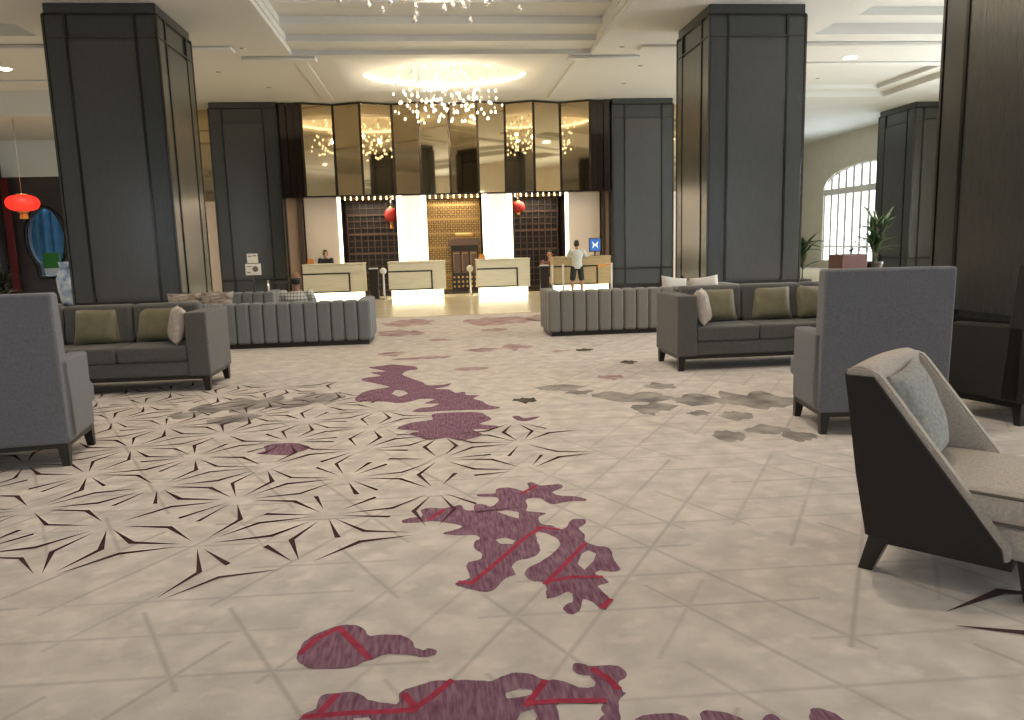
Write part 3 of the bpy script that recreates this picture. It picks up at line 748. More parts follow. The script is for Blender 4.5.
# ------------------------------------------------------------------ columns
def column(x0, x1, y0, y1, label, top=CEIL):
    c = thing('column', label, 'column', ((x0+x1)/2, (y0+y1)/2, 0), group='dark panelled lobby columns', kind='structure')
    hx, hy = (x1-x0)/2, (y1-y0)/2
    bm = bmesh.new(); box(bm, -hx+0.03, hx-0.03, -hy+0.03, hy-0.03, 0, top, 0.012, 1)
    obj('core', bm, 'column_wood', c)
    bm = bmesh.new(); box(bm, -hx, hx, -hy, hy, 0, 0.16, 0.01, 1)
    obj('plinth', bm, 'black_lacquer', c)
    bm = bmesh.new(); box(bm, -hx+0.05, hx-0.05, -hy+0.05, hy-0.05, top-0.17, top-0.002, 0.01, 1)
    for f in range(4):
        # local frame of a face: u along the face, outward normal w
        w, half, dist = ((-1, hx, hy), (1, hx, hy), (-1, hy, hx), (1, hy, hx))[f]
        horiz = f < 2
        def B(name, u0, u1, d0, d1, z0, z1, m):
            a, b = sorted((w*d0, w*d1))
            return bx(name, u0, u1, a, b, z0, z1, m, c) if horiz else bx(name, a, b, u0, u1, z0, z1, m, c)
        s = half*0.60
        B('panel', -s+0.02, s-0.02, dist-0.035, dist-0.004, 0.72, top-0.62, 'column_panel')
        B('side_panel', -half+0.05, -s-0.02, dist-0.035, dist-0.010, 0.24, top-0.24, 'column_wood')
        B('side_panel', s+0.02, half-0.05, dist-0.035, dist-0.010, 0.24, top-0.24, 'column_wood')
        for u in (-s, s):
            B('trim', u-0.022, u+0.022, dist-0.04, dist+0.008, 0.16, top-0.17, 'black_lacquer')
        B('trim', -half+0.05, half-0.05, dist-0.04, dist+0.004, 0.618, 0.662, 'black_lacquer')
        B('trim', -half+0.05, half-0.05, dist-0.04, dist+0.004, top-0.572, top-0.548, 'dark_metal')
        B('trim', -half+0.03, half-0.03, dist-0.04, dist+0.006, top-0.20, top-0.17, 'black_lacquer')
    obj('crown', bm, 'column_wood', c)
    for sx in (-1, 1):
        for sy in (-1, 1):
            bx('corner_bead', sx*hx-0.035, sx*hx+0.0, sy*hy-0.035, sy*hy+0.0, 0.16, top-0.2, 'dark_metal', c) if sx > 0 and sy > 0 else \
                bx('corner_bead', min(sx*hx, sx*(hx-0.035)), max(sx*hx, sx*(hx-0.035)), min(sy*hy, sy*(hy-0.035)), max(sy*hy, sy*(hy-0.035)), 0.16, top-0.2, 'dark_metal', c)
    return c

column(-6.50, -4.60, 14.3, 16.2, 'tall dark panelled column behind the left sofa with olive pillows')
column(5.15, 7.05, 14.3, 16.2, 'tall dark panelled column behind the right sofa with olive pillows')
column(-6.38, -4.45, 23.4, 25.3, 'farther dark panelled column beside the leftmost reception desk, sign in front')
column(5.45, 7.38, 23.4, 25.3, 'farther dark panelled column beside the desk with the blue screen')
column(5.20, 7.10, 5.75, 7.65, 'nearest dark column at the right edge behind the wing chairs')
column(15.85, 17.45, 24.5, 26.6, 'dark column in front of the arched window')
column(-6.50, -4.60, 5.55, 7.45, 'dark column just outside the picture behind the left wing chair')
pil = tag(bx('trim_2', -14.6, -13.50, 25.3, 26.0, 0, 4.55, 'column_wood'), 'dark timber pilaster beside the red lantern', kind='structure')
tag(bx('red_banner', -13.46, -13.24, 25.7, 25.78, 0.4, 3.95, 'red_cloth'), 'dark red cloth banner hanging beside the pilaster', 'banner')

# ------------------------------------------------------------------ reception wall
RW = thing('wall_reception', 'reception back wall with lit cream panels and dark latticed niches', None, (0, 0, 0), kind='structure')
FY = 24.0
PANELS = [(-3.98, -2.85), (-1.16, -0.25), (1.47, 2.41), (4.08, 5.22)]
NICHES = [(-2.85, -1.16), (-0.25, 1.47), (2.41, 4.08)]
MB_ = 3.03
bx('upper_mass', -4.45, 5.45, 24.05, 26.3, MB_+0.05, CEIL, 'niche_wood', RW)
bx('soffit', -4.45, 5.45, 23.45, 24.05, MB_-0.02, MB_+0.03, 'dark_brown_gloss', RW)
bx('rear_mass', -4.45, 5.45, 26.0, 26.3, 0, MB_+0.05, 'niche_wood', RW)
for k, (x0, x1) in enumerate(PANELS):
    inner = k in (1, 2)
    p = bx('lit_panel', x0+0.05, x1-0.05, FY, FY+0.06, 0, MB_-0.02, 'backlit_panel' if inner else 'panel_cream', RW)
    bx('panel_mass', x0+0.12, x1-0.12, FY+0.12, 26.0, 0, MB_-0.02, 'niche_wood', RW)
    bx('panel_back', x0+0.02, x1-0.02, FY+0.10, FY+0.13, 0, MB_-0.02, 'panel_cream', RW)
    sides = {0: (x1,), 1: (x0, x1), 2: (x0, x1), 3: (x0,)}[k]
    for sx in sides:
        e = 1 if sx == x1 else -1
        lw = 0.16 if inner else 0.09
        bx('led_strip', *sorted((sx-e*0.005, sx-e*lw)), FY-0.012, FY+0.09, 0.02, MB_-0.02, 'led_warm', p)
for x0, x1 in ((-4.13, -3.98), (5.22, 5.32)):
    bx('post', x0, x1, FY-0.12, FY+0.1, 0, MB_-0.02, 'lattice_wood', RW, bev=0.01, seg=1)
for x0, x1 in ((-4.45, -4.13), (5.32, 5.50)):
    bx('beige_panel', x0, x1, FY-0.02, FY+0.05, 0, MB_-0.02, 'beige_panel', RW)
# wings of the wall outside the columns
for x0, x1 in ((-8.8, -6.3), (7.3, 9.4)):
    bx('pale_panel', x0, x1, 24.6, 24.7, 0, MB_, 'panel_cream', RW)
    bx('flat_mirror', x0, x1, 24.6, 24.7, MB_, CEIL, 'bronze_mirror', RW)
# niches
for k, (x0, x1) in enumerate(NICHES):
    mid = k == 1
    bx('niche_ceiling', x0, x1, FY, 26.0, MB_-0.02, MB_+0.03, 'gold', RW)
    bx('niche_back', x0, x1, 25.72, 25.76, 0, MB_-0.02, 'gold_panel' if mid else 'niche_wood', RW)
    bx('niche_floor_step', x0, x1, 23.9, 26.0, 0, 0.05, 'niche_wood', RW)
    for b in range(9):
        bmx = bmesh.new()
        lathe(bmx, [(0.001, 0), (0.018, 0.005), (0.022, 0.02), (0.015, 0.04), (0.001, 0.045)], 10)
        bb = obj('niche_bulb', bmx, 'bulb_warm', RW, loc=(x0+0.12+(x1-x0-0.24)*b/8, 24.22, MB_-0.075))
    area_light('niche_light', ((x0+x1)/2, 24.6, MB_-0.06), (0, 0, 0), x1-x0-0.3, 0.5, 30 if mid else 26, WARM)
    bm = bmesh.new()
    step = 0.15 if mid else 0.20
    nx = int((x1-x0)/step); nz = int((MB_-0.1)/step)
    for i in range(nx+1):
        x = x0 + (x1-x0)*i/nx
        box(bm, x-0.012, x+0.012, 25.60, 25.64, 0.05, MB_-0.03)
    for j in range(nz+1):
        z = 0.06 + (MB_-0.12)*j/nz
        t = 0.035 if j % 3 == 0 else 0.012
        box(bm, x0, x1, 25.595, 25.645, z-t, z+t)
    for i in range(nx):
        for j in range(nz if mid else 0):
            x = x0+(x1-x0)*(i+.5)/nx; z = 0.06+(MB_-0.12)*(j+.5)/nz
            box(bm, x-0.03, x+0.03, 25.61, 25.63, z-0.03, z+0.03)
    tag(obj('lattice_screen', bm, 'gold' if mid else 'lattice_wood', RW), kind='stuff')

# folded bronze mirrors above
JX = [-3.77, -2.90, -2.08, -1.16, -0.36, 0.53, 1.37, 2.23, 3.07, 3.94, 4.79]
MW = thing('trim_3', 'folded band of bronze mirror panels above the reception', None, (0, 0, 0), kind='structure')
ZT = CEIL-0.02
for i in range(len(JX)-1):
    xa, ya = JX[i], (23.5 if i % 2 == 0 else 23.85)
    xb, yb = JX[i+1], (23.5 if i % 2 == 1 else 23.85)
    d = Vector((xb-xa, yb-ya)).normalized(); nr = Vector((d.y, -d.x))
    bm = bmesh.new()
    a, b = Vector((xa, ya))+d*0.035, Vector((xb, yb))-d*0.035
    tilt = 0.012*((i*7) % 3 - 1)
    pts = []
    for p in (a, b, b-nr*0.03, a-nr*0.03): pts.append(p)
    lo = [bm.verts.new((p.x, p.y-tilt, MB_+0.03)) for p in pts]; hi = [bm.verts.new((p.x, p.y+tilt, ZT-0.05)) for p in pts]
    bm.faces.new(lo[::-1]); bm.faces.new(hi)
    for k in range(4): bm.faces.new((lo[k], lo[(k+1) % 4], hi[(k+1) % 4], hi[k]))
    obj('mirror_panel', bm, 'bronze_mirror', MW)
for i, x in enumerate(JX):
    y = 23.5 if i % 2 == 0 else 23.85
    bx('mirror_post', x-0.035, x+0.035, y-0.02, y+0.10, MB_, ZT, 'bronze_edge', MW)
for x0, x1, nm in ((-4.42, -3.80, 'l'), (4.83, 5.42, 'r')):
    for j in range(3):
        w = (x1-x0)/3
        bx('dark_panel', x0+w*j+0.01, x0+w*(j+1)-0.01, 23.55+0.06*(j % 2), 23.72, MB_, ZT, 'dark_brown_gloss', MW)
bm = bmesh.new()
for i in range(len(JX)-1):
    xa, ya = JX[i], (23.5 if i % 2 == 0 else 23.85)
    xb, yb = JX[i+1], (23.5 if i % 2 == 1 else 23.85)
    for z0, z1 in ((ZT-0.05, ZT), (MB_, MB_+0.03)):
        v = [bm.verts.new(p) for p in ((xa, ya-0.02, z0), (xb, yb-0.02, z0), (xb, yb-0.02, z1), (xa, ya-0.02, z1), (xa, 24.05, z0), (xb, 24.05, z0), (xb, 24.05, z1), (xa, 24.05, z1))]
        for q in ((0, 1, 2, 3), (5, 4, 7, 6), (4, 0, 3, 7), (1, 5, 6, 2), (3, 2, 6, 7), (4, 5, 1, 0)): bm.faces.new([v[t] for t in q])
obj('mirror_rail', bm, 'bronze_edge', MW)

# ================================================================== SEATING
def wing_chair(label, loc, rz, fab):
    """High-backed box chair; the back lies along x at y=0, it faces +y."""
    t = thing('wing_chair', label, 'armchair', loc, rz, 'high-backed lounge chairs')
    W, H = 0.94, 1.25
    bm = bmesh.new()
    vs = box(bm, -W/2, W/2, 0.0, 0.20, 0.17, H, 0.022, 3)
    for v in vs:                                   # back slab thins and tips back a little towards the top
        k = max(0, (v.co.z-0.75)/0.5)
        if v.co.y > 0.1: v.co.y -= 0.05*k
        v.co.y -= 0.03*max(0, (v.co.z-0.17))
    obj('backrest', bm, fab, t)
    for s in (-1, 1):
        bm = bmesh.new()
        vs = box(bm, s*W/2-(0.14 if s > 0 else 0), s*W/2+(0.14 if s < 0 else 0), 0.02, 0.66, 0.17, 0.76, 0.025, 3)
        for v in vs:
            if v.co.z > 0.5 and v.co.y < 0.3: v.co.z += 0.02
        obj('arm', bm, fab, t)
    bx('front_rail', -W/2+0.13, W/2-0.13, 0.05, 0.68, 0.17, 0.34, fab, t, 0.015)
    bm = bmesh.new()
    box(bm, -W/2+0.145, W/2-0.145, 0.16, 0.80, 0.335, 0.50, 0.035, 4)
    box(bm, -W/2+0.015, W/2-0.015, 0.665, 0.80, 0.335, 0.50, 0.035, 4)      # T-shaped front of the cushion
    obj('seat_cushion', bm, fab, t)
    bx('base_rail', -W/2+0.02, W/2-0.02, 0.02, 0.68, 0.135, 0.175, 'leg_dark', t)
    for sx in (-1, 1):
        for yy, ty in ((0.06, -0.015), (0.64, 0.015)):
            bm = bmesh.new(); tapered_leg(bm, sx*(W/2-0.055), yy, 0.16, 0.075, sx*0.012, ty)
            obj('leg', bm, 'leg_dark', t)
    return t

wing_chair('grey high-backed chair at the left edge, its back to the viewer', (-3.14, 5.52, 0), radians(8.5), 'wing_grey')
wing_chair('slate grey high-backed chair beside the right sofa, its back to the viewer', (3.29, 5.29, 0), radians(-8.5), 'wing_grey')
wing_chair('dark high-backed chair cut by the right edge, its side to the viewer', (4.85, 5.41, 0), radians(17), 'olive_dark_grey')

def sofa(label, x_end, sgn, yf, fab):
    """Three-seater facing -y; x_end is the inner outer-side, the sofa runs away in direction sgn."""
    t = thing('sofa', label, 'sofa', (x_end+sgn*1.36, yf, 0), 0, 'three-seat lobby sofas')
    W, D = 2.72, 0.88
    for s in (-1, 1):
        bx('arm', min(s*W/2, s*(W/2-0.23)), max(s*W/2, s*(W/2-0.23)), 0, D-0.02, 0.17, 0.865, fab, t, 0.02, 3)
    bx('back_frame', -W/2+0.22, W/2-0.22, D-0.16, D, 0.17, 0.90, fab, t, 0.02, 3)
    bx('front_rail', -W/2+0.23, W/2-0.23, 0.04, D-0.1, 0.17, 0.335, fab, t, 0.012)
    iw = (W-0.46)/3
    for k in range(3):
        x0 = -W/2+0.23+iw*k
        bx('seat_cushion', x0+0.006, x0+iw-0.006, 0.02, D-0.24, 0.335, 0.505, fab, t, 0.03, 4)
        bm = bmesh.new()
        vs = box(bm, x0+0.006, x0+iw-0.006, D-0.34, D-0.14, 0.50, 0.935, 0.045, 4)
        for v in vs: v.co.y += 0.10*(v.co.z-0.5)
        obj('back_cushion', bm, fab, t)
    bx('base_rail', -W/2+0.03, W/2-0.03, 0.03, D-0.03, 0.135, 0.172, 'leg_dark', t)
    for sx in (-1, 1):
        for yy, ty in ((0.07, -0.012), (D-0.07, 0.012)):
            bm = bmesh.new(); tapered_leg(bm, sx*(W/2-0.065), yy, 0.16, 0.085, sx*0.012, ty)
            obj('leg', bm, 'leg_dark', t)
    return t

sofa('dark grey three-seat sofa on the left with two olive pillows', -2.50, -1, 8.45, 'sofa_grey')
sofa('dark grey three-seat sofa on the right with three olive pillows', 2.68, 1, 8.33, 'sofa_grey')

PM_OLIVE = pillow_mesh('throw_pillow', 0.50, 0.42, 0.17, 'olive_satin')
PM_PALE = pillow_mesh('throw_pillow', 0.44, 0.42, 0.16, 'pale_print', seed=4)
PM_BROWN = pillow_mesh('throw_pillow', 0.52, 0.46, 0.18, 'brown_print', seed=9)
PM_WHITE = pillow_mesh('throw_pillow', 0.48, 0.44, 0.18, 'white_linen', seed=2)
def pillow(me, label, loc, rx, rz, group, ry=0.0):
    o = obj('throw_pillow', me, None, None, loc, (rx, ry, rz))
    return tag(o, label, 'pillow', group)
pillow(PM_OLIVE, 'olive satin pillow nearest the high-backed chair on the left sofa', (-3.86, 8.95, 0.505), radians(-17), radians(4), 'pillows on the left sofa')
pillow(PM_OLIVE, 'olive satin pillow behind the pale pillow on the left sofa', (-3.20, 8.97, 0.505), radians(-17), radians(-3), 'pillows on the left sofa')
pillow(PM_PALE, 'pale printed pillow leaning on the arm of the left sofa', (-2.93, 8.68, 0.51), radians(-12), radians(-66), 'pillows on the left sofa')
pillow(PM_OLIVE, 'olive satin pillow behind the pale pillow on the right sofa', (3.34, 8.83, 0.505), radians(-17), radians(2), 'pillows on the right sofa')
pillow(PM_OLIVE, 'olive satin pillow in the middle of the right sofa', (4.02, 8.83, 0.505), radians(-17), radians(-4), 'pillows on the right sofa')
pillow(PM_OLIVE, 'olive satin pillow half hidden by the high-backed chair on the right sofa', (4.58, 8.83, 0.505), radians(-17), radians(3), 'pillows on the right sofa')
pillow(PM_PALE, 'pinkish white printed pillow leaning on the arm of the right sofa', (3.09, 8.55, 0.51), radians(-12), radians(64), 'pillows on the right sofa')

def banquette(label, x0, x1, y, H, fab, rz=0.0, wide_first=0.20, flip=False, depth=0.95, end_right=True):
    """Channel-tufted bench whose back faces -y; seat on the far side."""
    t = thing('banquette', label, 'bench', ((x0+x1)/2, y, 0), rz + (pi if flip else 0), 'channel-tufted benches')
    L_ = x1-x0
    bx('plinth', -L_/2+0.05, L_/2-0.05, 0.05, depth-0.05, 0.0, 0.075, 'leg_dark', t)
    bx('inner_core', -L_/2+0.03, L_/2-0.03, 0.03, 0.22, 0.07, H-0.03, 'seam_dark', t)
    n = max(1, round((L_-wide_first*0)/0.205))
    w = L_/n
    for k in range(n):
        a = -L_/2 + w*k
        bx('channel', a+0.003, a+w-0.003, 0.0, 0.26, 0.07, H, fab, t, 0.045, 4)
    for s in (-1, 1):                                  # end arms, also in channels
        m = 3
        for k in range(m):
            y0 = 0.262 + (depth-0.262)*k/m; y1 = 0.262 + (depth-0.262)*(k+1)/m
            bx('arm_channel', min(s*L_/2, s*(L_/2-0.22)), max(s*L_/2, s*(L_/2-0.22)), y0+0.003, y1-0.003, 0.07, H, fab, t, 0.045, 4)
    bx('seat', -L_/2+0.225, L_/2-0.225, 0.24, depth, 0.07, 0.42, fab, t, 0.03, 3)
    return t

banquette('blue-grey channel-tufted bench with a checked-shirt man seated on it', -4.35, -1.06, 12.0, 0.70, 'banquette_grey', radians(-0.5))
banquette('taupe channel-tufted bench in front of the blue screen desk', 1.74, 5.05, 12.03, 0.735, 'banquette_taupe', radians(0.5))
banquette('short channel-tufted bench between the left columns', -4.42, -3.05, 14.55, 0.74, 'banquette_grey', 0, depth=0.8)
pillow(PM_BROWN, 'brown and white printed pillow on the bench behind the left sofa', (-4.45, 13.25, 0.40), radians(20), radians(185), 'printed pillows behind the left sofa')
pillow(PM_BROWN, 'brown and white printed pillow closest to the short bench', (-3.85, 12.42, 0.45), radians(14), radians(176), 'printed pillows behind the left sofa')
pillow(PM_WHITE, 'white pillow peeking over the end of the taupe bench', (3.95, 12.49, 0.45), radians(16), radians(190), 'white pillows on the taupe bench', -0.15)
pillow(PM_WHITE, 'white pillow on the taupe bench behind the right sofa', (4.55, 12.52, 0.445), radians(20), radians(172), 'white pillows on the taupe bench', 0.12)
for o in bpy.data.objects:
    if o.get('label') == 'brown and white printed pillow on the bench behind the left sofa':
        o.location = (-4.02, 12.50, 0.425); o.rotation_euler = (radians(16), 0, radians(186))
    elif o.get('label') == 'brown and white printed pillow closest to the short bench':
        o.location = (-3.52, 12.47, 0.425)

# near armchair: dark shell with sloping wings, tweed inside
def slope_chair(label, loc, rz):
    """Faces +x. Side shells slope from the high back down to the seat front."""
    t = thing('lounge_armchair', label, 'armchair', loc, rz)
    w, H = 0.79, 0.91
    # side outline in (x, z)
    side = [(-0.285, 0.165), (-0.30, 0.20), (-0.35, 0.45), (-0.415, 0.90), (-0.402, 0.912), (-0.290, 0.908), (-0.262, 0.885), (0.245, 0.235), (0.26, 0.19), (0.235, 0.165)]
    inset = [(-0.285, 0.17), (-0.30, 0.21), (-0.345, 0.45), (-0.405, 0.885), (-0.29, 0.885), (0.225, 0.225), (0.235, 0.175)]
    for s in (-1, 1):
        bm = bmesh.new(); prism(bm, inset, min(s*w/2, s*(w/2-0.022)), max(s*w/2, s*(w/2-0.022)))
        obj('outer_shell', bm, 'leatherette', t)
        bm = bmesh.new(); prism(bm, side, min(s*(w/2-0.018), s*(w/2-0.072)), max(s*(w/2-0.018), s*(w/2-0.072)))
        es = [e for e in bm.edges]
        bmesh.ops.bevel(bm, geom=es, offset=0.010, segments=2, affect='EDGES')
        obj('wing', bm, 'tweed_cream', t)
    # back: leatherette outside, padded tweed inside with a soft dip in the top edge
    bm = bmesh.new()
    vs = box(bm, -0.385, -0.35, -w/2+0.02, w/2-0.02, 0.165, 0.89)
    for v in vs: v.co.x += -0.03 + 0.115*(0.89-v.co.z)/0.725
    obj('outer_back', bm, 'leatherette', t)
    bm = bmesh.new()
    n = 10
    rows = []
    for k in range(n+1):
        y = -(w/2-0.04) + (w-0.08)*k/n
        c = cos(pi*(k/n-0.5))
        row = []
        for x, z in ((-0.285, 0.17), (-0.405, 0.885), (-0.40, 0.913), (-0.355, 0.922), (-0.30, 0.905), (-0.22, 0.60), (-0.16, 0.38), (-0.16, 0.17)):
            row.append(bm.verts.new((x - (0.018*c if x > -0.3 else -0.004), y, z + (0.012*c if z > 0.85 else 0))))
        rows.append(row)
    for a, b in zip(rows, rows[1:]):
        for i in range(8):
            f = bm.faces.new((a[i], b[i], b[(i+1) % 8], a[(i+1) % 8])); f.smooth = i in (1, 2, 3, 4, 5)
    bm.faces.new(rows[0]); bm.faces.new(rows[-1][::-1])
    bmesh.ops.recalc_face_normals(bm, faces=bm.faces[:])
    obj('backrest', bm, 'tweed_cream', t)
    bx('seat_base', -0.27, 0.40, -w/2+0.075, w/2-0.075, 0.165, 0.30, 'tweed_cream', t, 0.02, 3)
    bm = bmesh.new()
    vs = box(bm, -0.17, 0.44, -w/2+0.055, w/2-0.055, 0.30, 0.445, 0.05, 4)
    # soft crown on the seat
    for v in vs:
        if v.co.z > 0.40: v.co.z += 0.02*cos(v.co.y*3.5)*cos((v.co.x-0.13)*2.5)
    sc = obj('seat_cushion', bm, 'tweed_cream', t)
    for z in (0.318, 0.432):
        bm = bmesh.new()
        a, b, yy = -0.155, 0.432, w/2-0.063
        loop = [(a, -yy, z), (b-0.05, -yy, z), (b-0.01, -yy+0.02, z), (b, -yy+0.06, z), (b, yy-0.06, z), (b-0.01, yy-0.02, z), (b-0.05, yy, z), (a, yy, z)]
        tube(bm, loop, 0.007, 6)
        obj('piping', bm, 'piping', sc)
    bx('apron', -0.27, 0.26, -w/2+0.02, w/2-0.02, 0.14, 0.172, 'leatherette', t)
    for sx, x, tx in ((-1, -0.24, -0.055), (1, 0.31, 0.02)):
        for sy in (-1, 1):
            bm = bmesh.new(); tapered_leg(bm, x, sy*(w/2-(0.06 if sx < 0 else 0.12)), 0.17, 0.085, tx, sy*0.01, 0.7)
            obj('leg', bm, 'leg_dark', t)
    return t
CH = (2.345, 3.125, 0.0)
CR = -0.833
slope_chair('cream tweed armchair with a dark brown sloping shell at the right edge', CH, CR)
me = pillow_mesh('throw_pillow', 0.46, 0.46, 0.15, 'tweed_grey', seed=6)
po = obj('throw_pillow', me, None)
tag(po, 'grey speckled tweed pillow propped inside the cream armchair', 'pillow')
c_, s_ = cos(CR), sin(CR)
lx, ly = -0.115, -0.02
po.matrix_world = Matrix.Translation((CH[0]+c_*lx-s_*ly, CH[1]+s_*lx+c_*ly, 0.455)) @ Matrix.Rotation(CR, 4, 'Z') @ Matrix.Rotation(radians(-20), 4, 'Y') @ Matrix.Rotation(radians(4), 4, 'X') @ Matrix.Rotation(pi/2, 4, 'Z')

# ================================================================== CHANDELIERS AND LIGHTS
def crystal_mesh(m):
    bm = bmesh.new()
    lathe(bm, [(0.004, 0.055), (0.010, 0.045), (0.028, 0.018), (0.036, -0.008), (0.030, -0.032), (0.014, -0.046), (0.003, -0.050)], 10)
    me = bpy.data.meshes.new('crystal'); bm.to_mesh(me); bm.free()
    me.materials.append(MATS[m]); return me
CM, CL, CRD = crystal_mesh('crystal'), crystal_mesh('crystal_lit'), crystal_mesh('crystal_red')

def chandelier(label, cx, cy, ztop, zbot, rx, ry, n, seed, lit, red, scale=1.0, nlights=5, power=40):
    t = thing('chandelier', label, 'chandelier', (cx, cy, ztop), group='crystal drop chandeliers')
    rg = random.Random(seed)
    bm = bmesh.new(); lathe(bm, [(0.02, -0.06), (0.95, -0.05), (1.0, -0.02), (1.0, 0.0), (0.02, 0.0)], 40)
    for v in bm.verts: v.co.x *= rx*0.5; v.co.y *= ry*0.5
    obj('canopy', bm, 'ceiling_white', t)
    wires = bmesh.new()
    H = ztop-zbot
    for i in range(n):
        q = (i+0.5)/n
        r = math.sqrt(q); a = i*2.39996
        x, y = rx*r*cos(a), ry*r*sin(a)
        layer = (i*5) % 9
        frac = (layer+rg.random()*0.9)/9
        frac = frac**0.85
        z = -H*(0.16 + 0.84*frac*(1-0.10*r*r))
        kind = rg.random()
        me = CRD if kind < red else (CL if kind < red+lit*(0.4+frac) else CM)
        o = obj('crystal', me, None, t, (x, y, z))
        o.scale = (scale*rg.uniform(0.85, 1.2),)*3
        tube(wires, [(x*0.9, y*0.9, -0.03 if abs(x) < rx*0.5 else 0.0), (x, y, z+0.05*scale)], 0.0018, 3, cap=False)
    obj('wire', wires, 'wire', t)['kind'] = 'stuff'
    for k in range(nlights):
        d = bpy.data.lights.new('chandelier_lamp', 'POINT'); d.energy = power; d.color = WARM; d.shadow_soft_size = 0.02
        l = bpy.data.objects.new('chandelier_lamp', d); COL.objects.link(l)
        l.parent = t
        a = 2*pi*k/nlights
        l.location = (rx*0.5*cos(a), ry*0.5*sin(a), -H*(0.55+0.1*(k % 2)))
    return t

chandelier('large crystal drop chandelier hanging from the lit oval dome', DOME[0]+0.05, DOME[1], CEIL+0.44, 4.60, 1.42, 1.15, 170, 3, 0.75, 0.0, 0.76, 6, 16)
chandelier('nearer crystal drop chandelier cut by the top edge', 0.15, 12.0, CEIL+0.56, 5.0, 1.45, 1.3, 110, 8, 0.05, 0.06, 1.05, 5, 14)

def downlight(x, y, z, power, label, group, light=True, r=0.11):
    t = thing('downlight', label, 'ceiling light', (x, y, z), group=group)
    bm = bmesh.new(); lathe(bm, [(r*1.35, -0.012), (r*1.4, -0.004), (r*1.4, 0.0), (r, 0.0), (r, -0.010)], 24)
    obj('trim_ring', bm, 'ceiling_white', t)
    bm = bmesh.new(); lathe(bm, [(0.01, -0.016), (r*0.98, -0.014), (r*0.98, -0.006), (0.01, -0.006)], 24)
    obj('lens', bm, 'downlight_lens', t)
    if light:
        area_light('downlight_beam', (0, 0, -0.03), (0, 0, 0), 0.30, 0.30, power, (1.0, 0.86, 0.70), 'DISK', 150, t)
    return t
ZC = CEIL+0.58-0.001
ZS = CEIL+0.38
GC = 'recessed downlights in the central coffer'
downlight(0.22, 15.05, ZC, 30, 'bright recessed downlight below the near chandelier in the central coffer', GC, r=0.16)
for y in (2.6, 5.4, 8.4):
    for x in (-1.2, 1.9):
        downlight(x, y, ZC, 150 if y < 4 else (35 if y < 6 else 14), 'recessed downlight in the central coffer, above the top edge of the picture', GC)
GS = 'recessed downlights over the side aisles'
downlight(10.2, 18.45, CEIL, 110, 'recessed downlight over the right aisle', GS, r=0.16)
downlight(-9.6, 19.1, CEIL, 90, 'recessed downlight over the left aisle', GS, r=0.16)
for x in (-10.5, 11.2):
    for y in (4.0, 9.0, 13.5):
        downlight(x, y, ZS, 120 if x > 0 else 80, 'recessed downlight in a side coffer, above the top edge of the picture', GS)
DETECTORS = [(12.6, 20.6, 'over the right aisle nearest the arched window'), (11.3, 22.2, 'over the right aisle above the potted plant'), (-5.0, 19.6, 'between the two left columns'),
             (5.2, 19.2, 'between the two right columns'), (5.3, 21.3, 'nearest the farther right column'), (-4.2, 21.4, 'nearest the farther left column'), (-3.9, 17.4, 'left of the stepped coffer'), (4.3, 17.4, 'right of the stepped coffer')]
for x, y, where in DETECTORS:
    t = thing('smoke_detector', 'small grey smoke detector on the ceiling ' + where, 'detector', (x, y, CEIL+(0.28 if y > 20 and x > 8.7 and x < 13.7 else 0.0)), group='smoke detectors on the ceiling')
    bm = bmesh.new(); lathe(bm, [(0.01, -0.018), (0.045, -0.014), (0.06, -0.004), (0.01, -0.004)], 14); obj('cover', bm, 'vent_grey', t)
    bm = bmesh.new(); lathe(bm, [(0.01, -0.004), (0.07, -0.004), (0.07, 0.0), (0.01, 0.0)], 14); obj('mount', bm, 'ceiling_white', t)

# ================================================================== RECEPTION FURNITURE
def desk(label, x0, x1, m, group='reception desks'):
    t = thing('reception_desk', label, 'desk', ((x0+x1)/2, 22.5, 0), 0, group)
    w = x1-x0; h = w/2
    bx('body', -h, h, 0.03, 0.80, 0.23, 1.03, m, t, 0.008, 1)
    bx('worktop', -h-0.015, h+0.015, 0.0, 0.83, 1.03, 1.07, m, t, 0.008, 1)
    bx('light_plinth', -h+0.07, h-0.07, 0.06, 0.76, 0.0, 0.225, 'led_plinth', t)
    xr = -h + w*0.77
    bx('inlay', -h-0.004, xr, 0.015, 0.05, 0.765, 0.805, 'inlay_black', t)
    bx('inlay', -h-0.004, xr, 0.015, 0.05, 0.245, 0.275, 'inlay_black', t)
    bx('inlay', xr-0.045, xr, 0.014, 0.05, 0.246, 0.804, 'inlay_black', t)
    bx('inset_panel', -h, xr-0.045, 0.022, 0.05, 0.275, 0.765, m, t)
    return t
desk('reception desk farthest left with a receptionist in black behind it', -3.86, -2.12, 'desk_stone')
desk('reception desk left of the centre niche, nothing on top', -1.42, 0.24, 'desk_stone')
desk('reception desk right of the centre niche with an orange card on top', 1.17, 2.74, 'desk_stone')
desk('reception desk with the blue screen and the man in shorts', 3.46, 5.18, 'desk_gold')

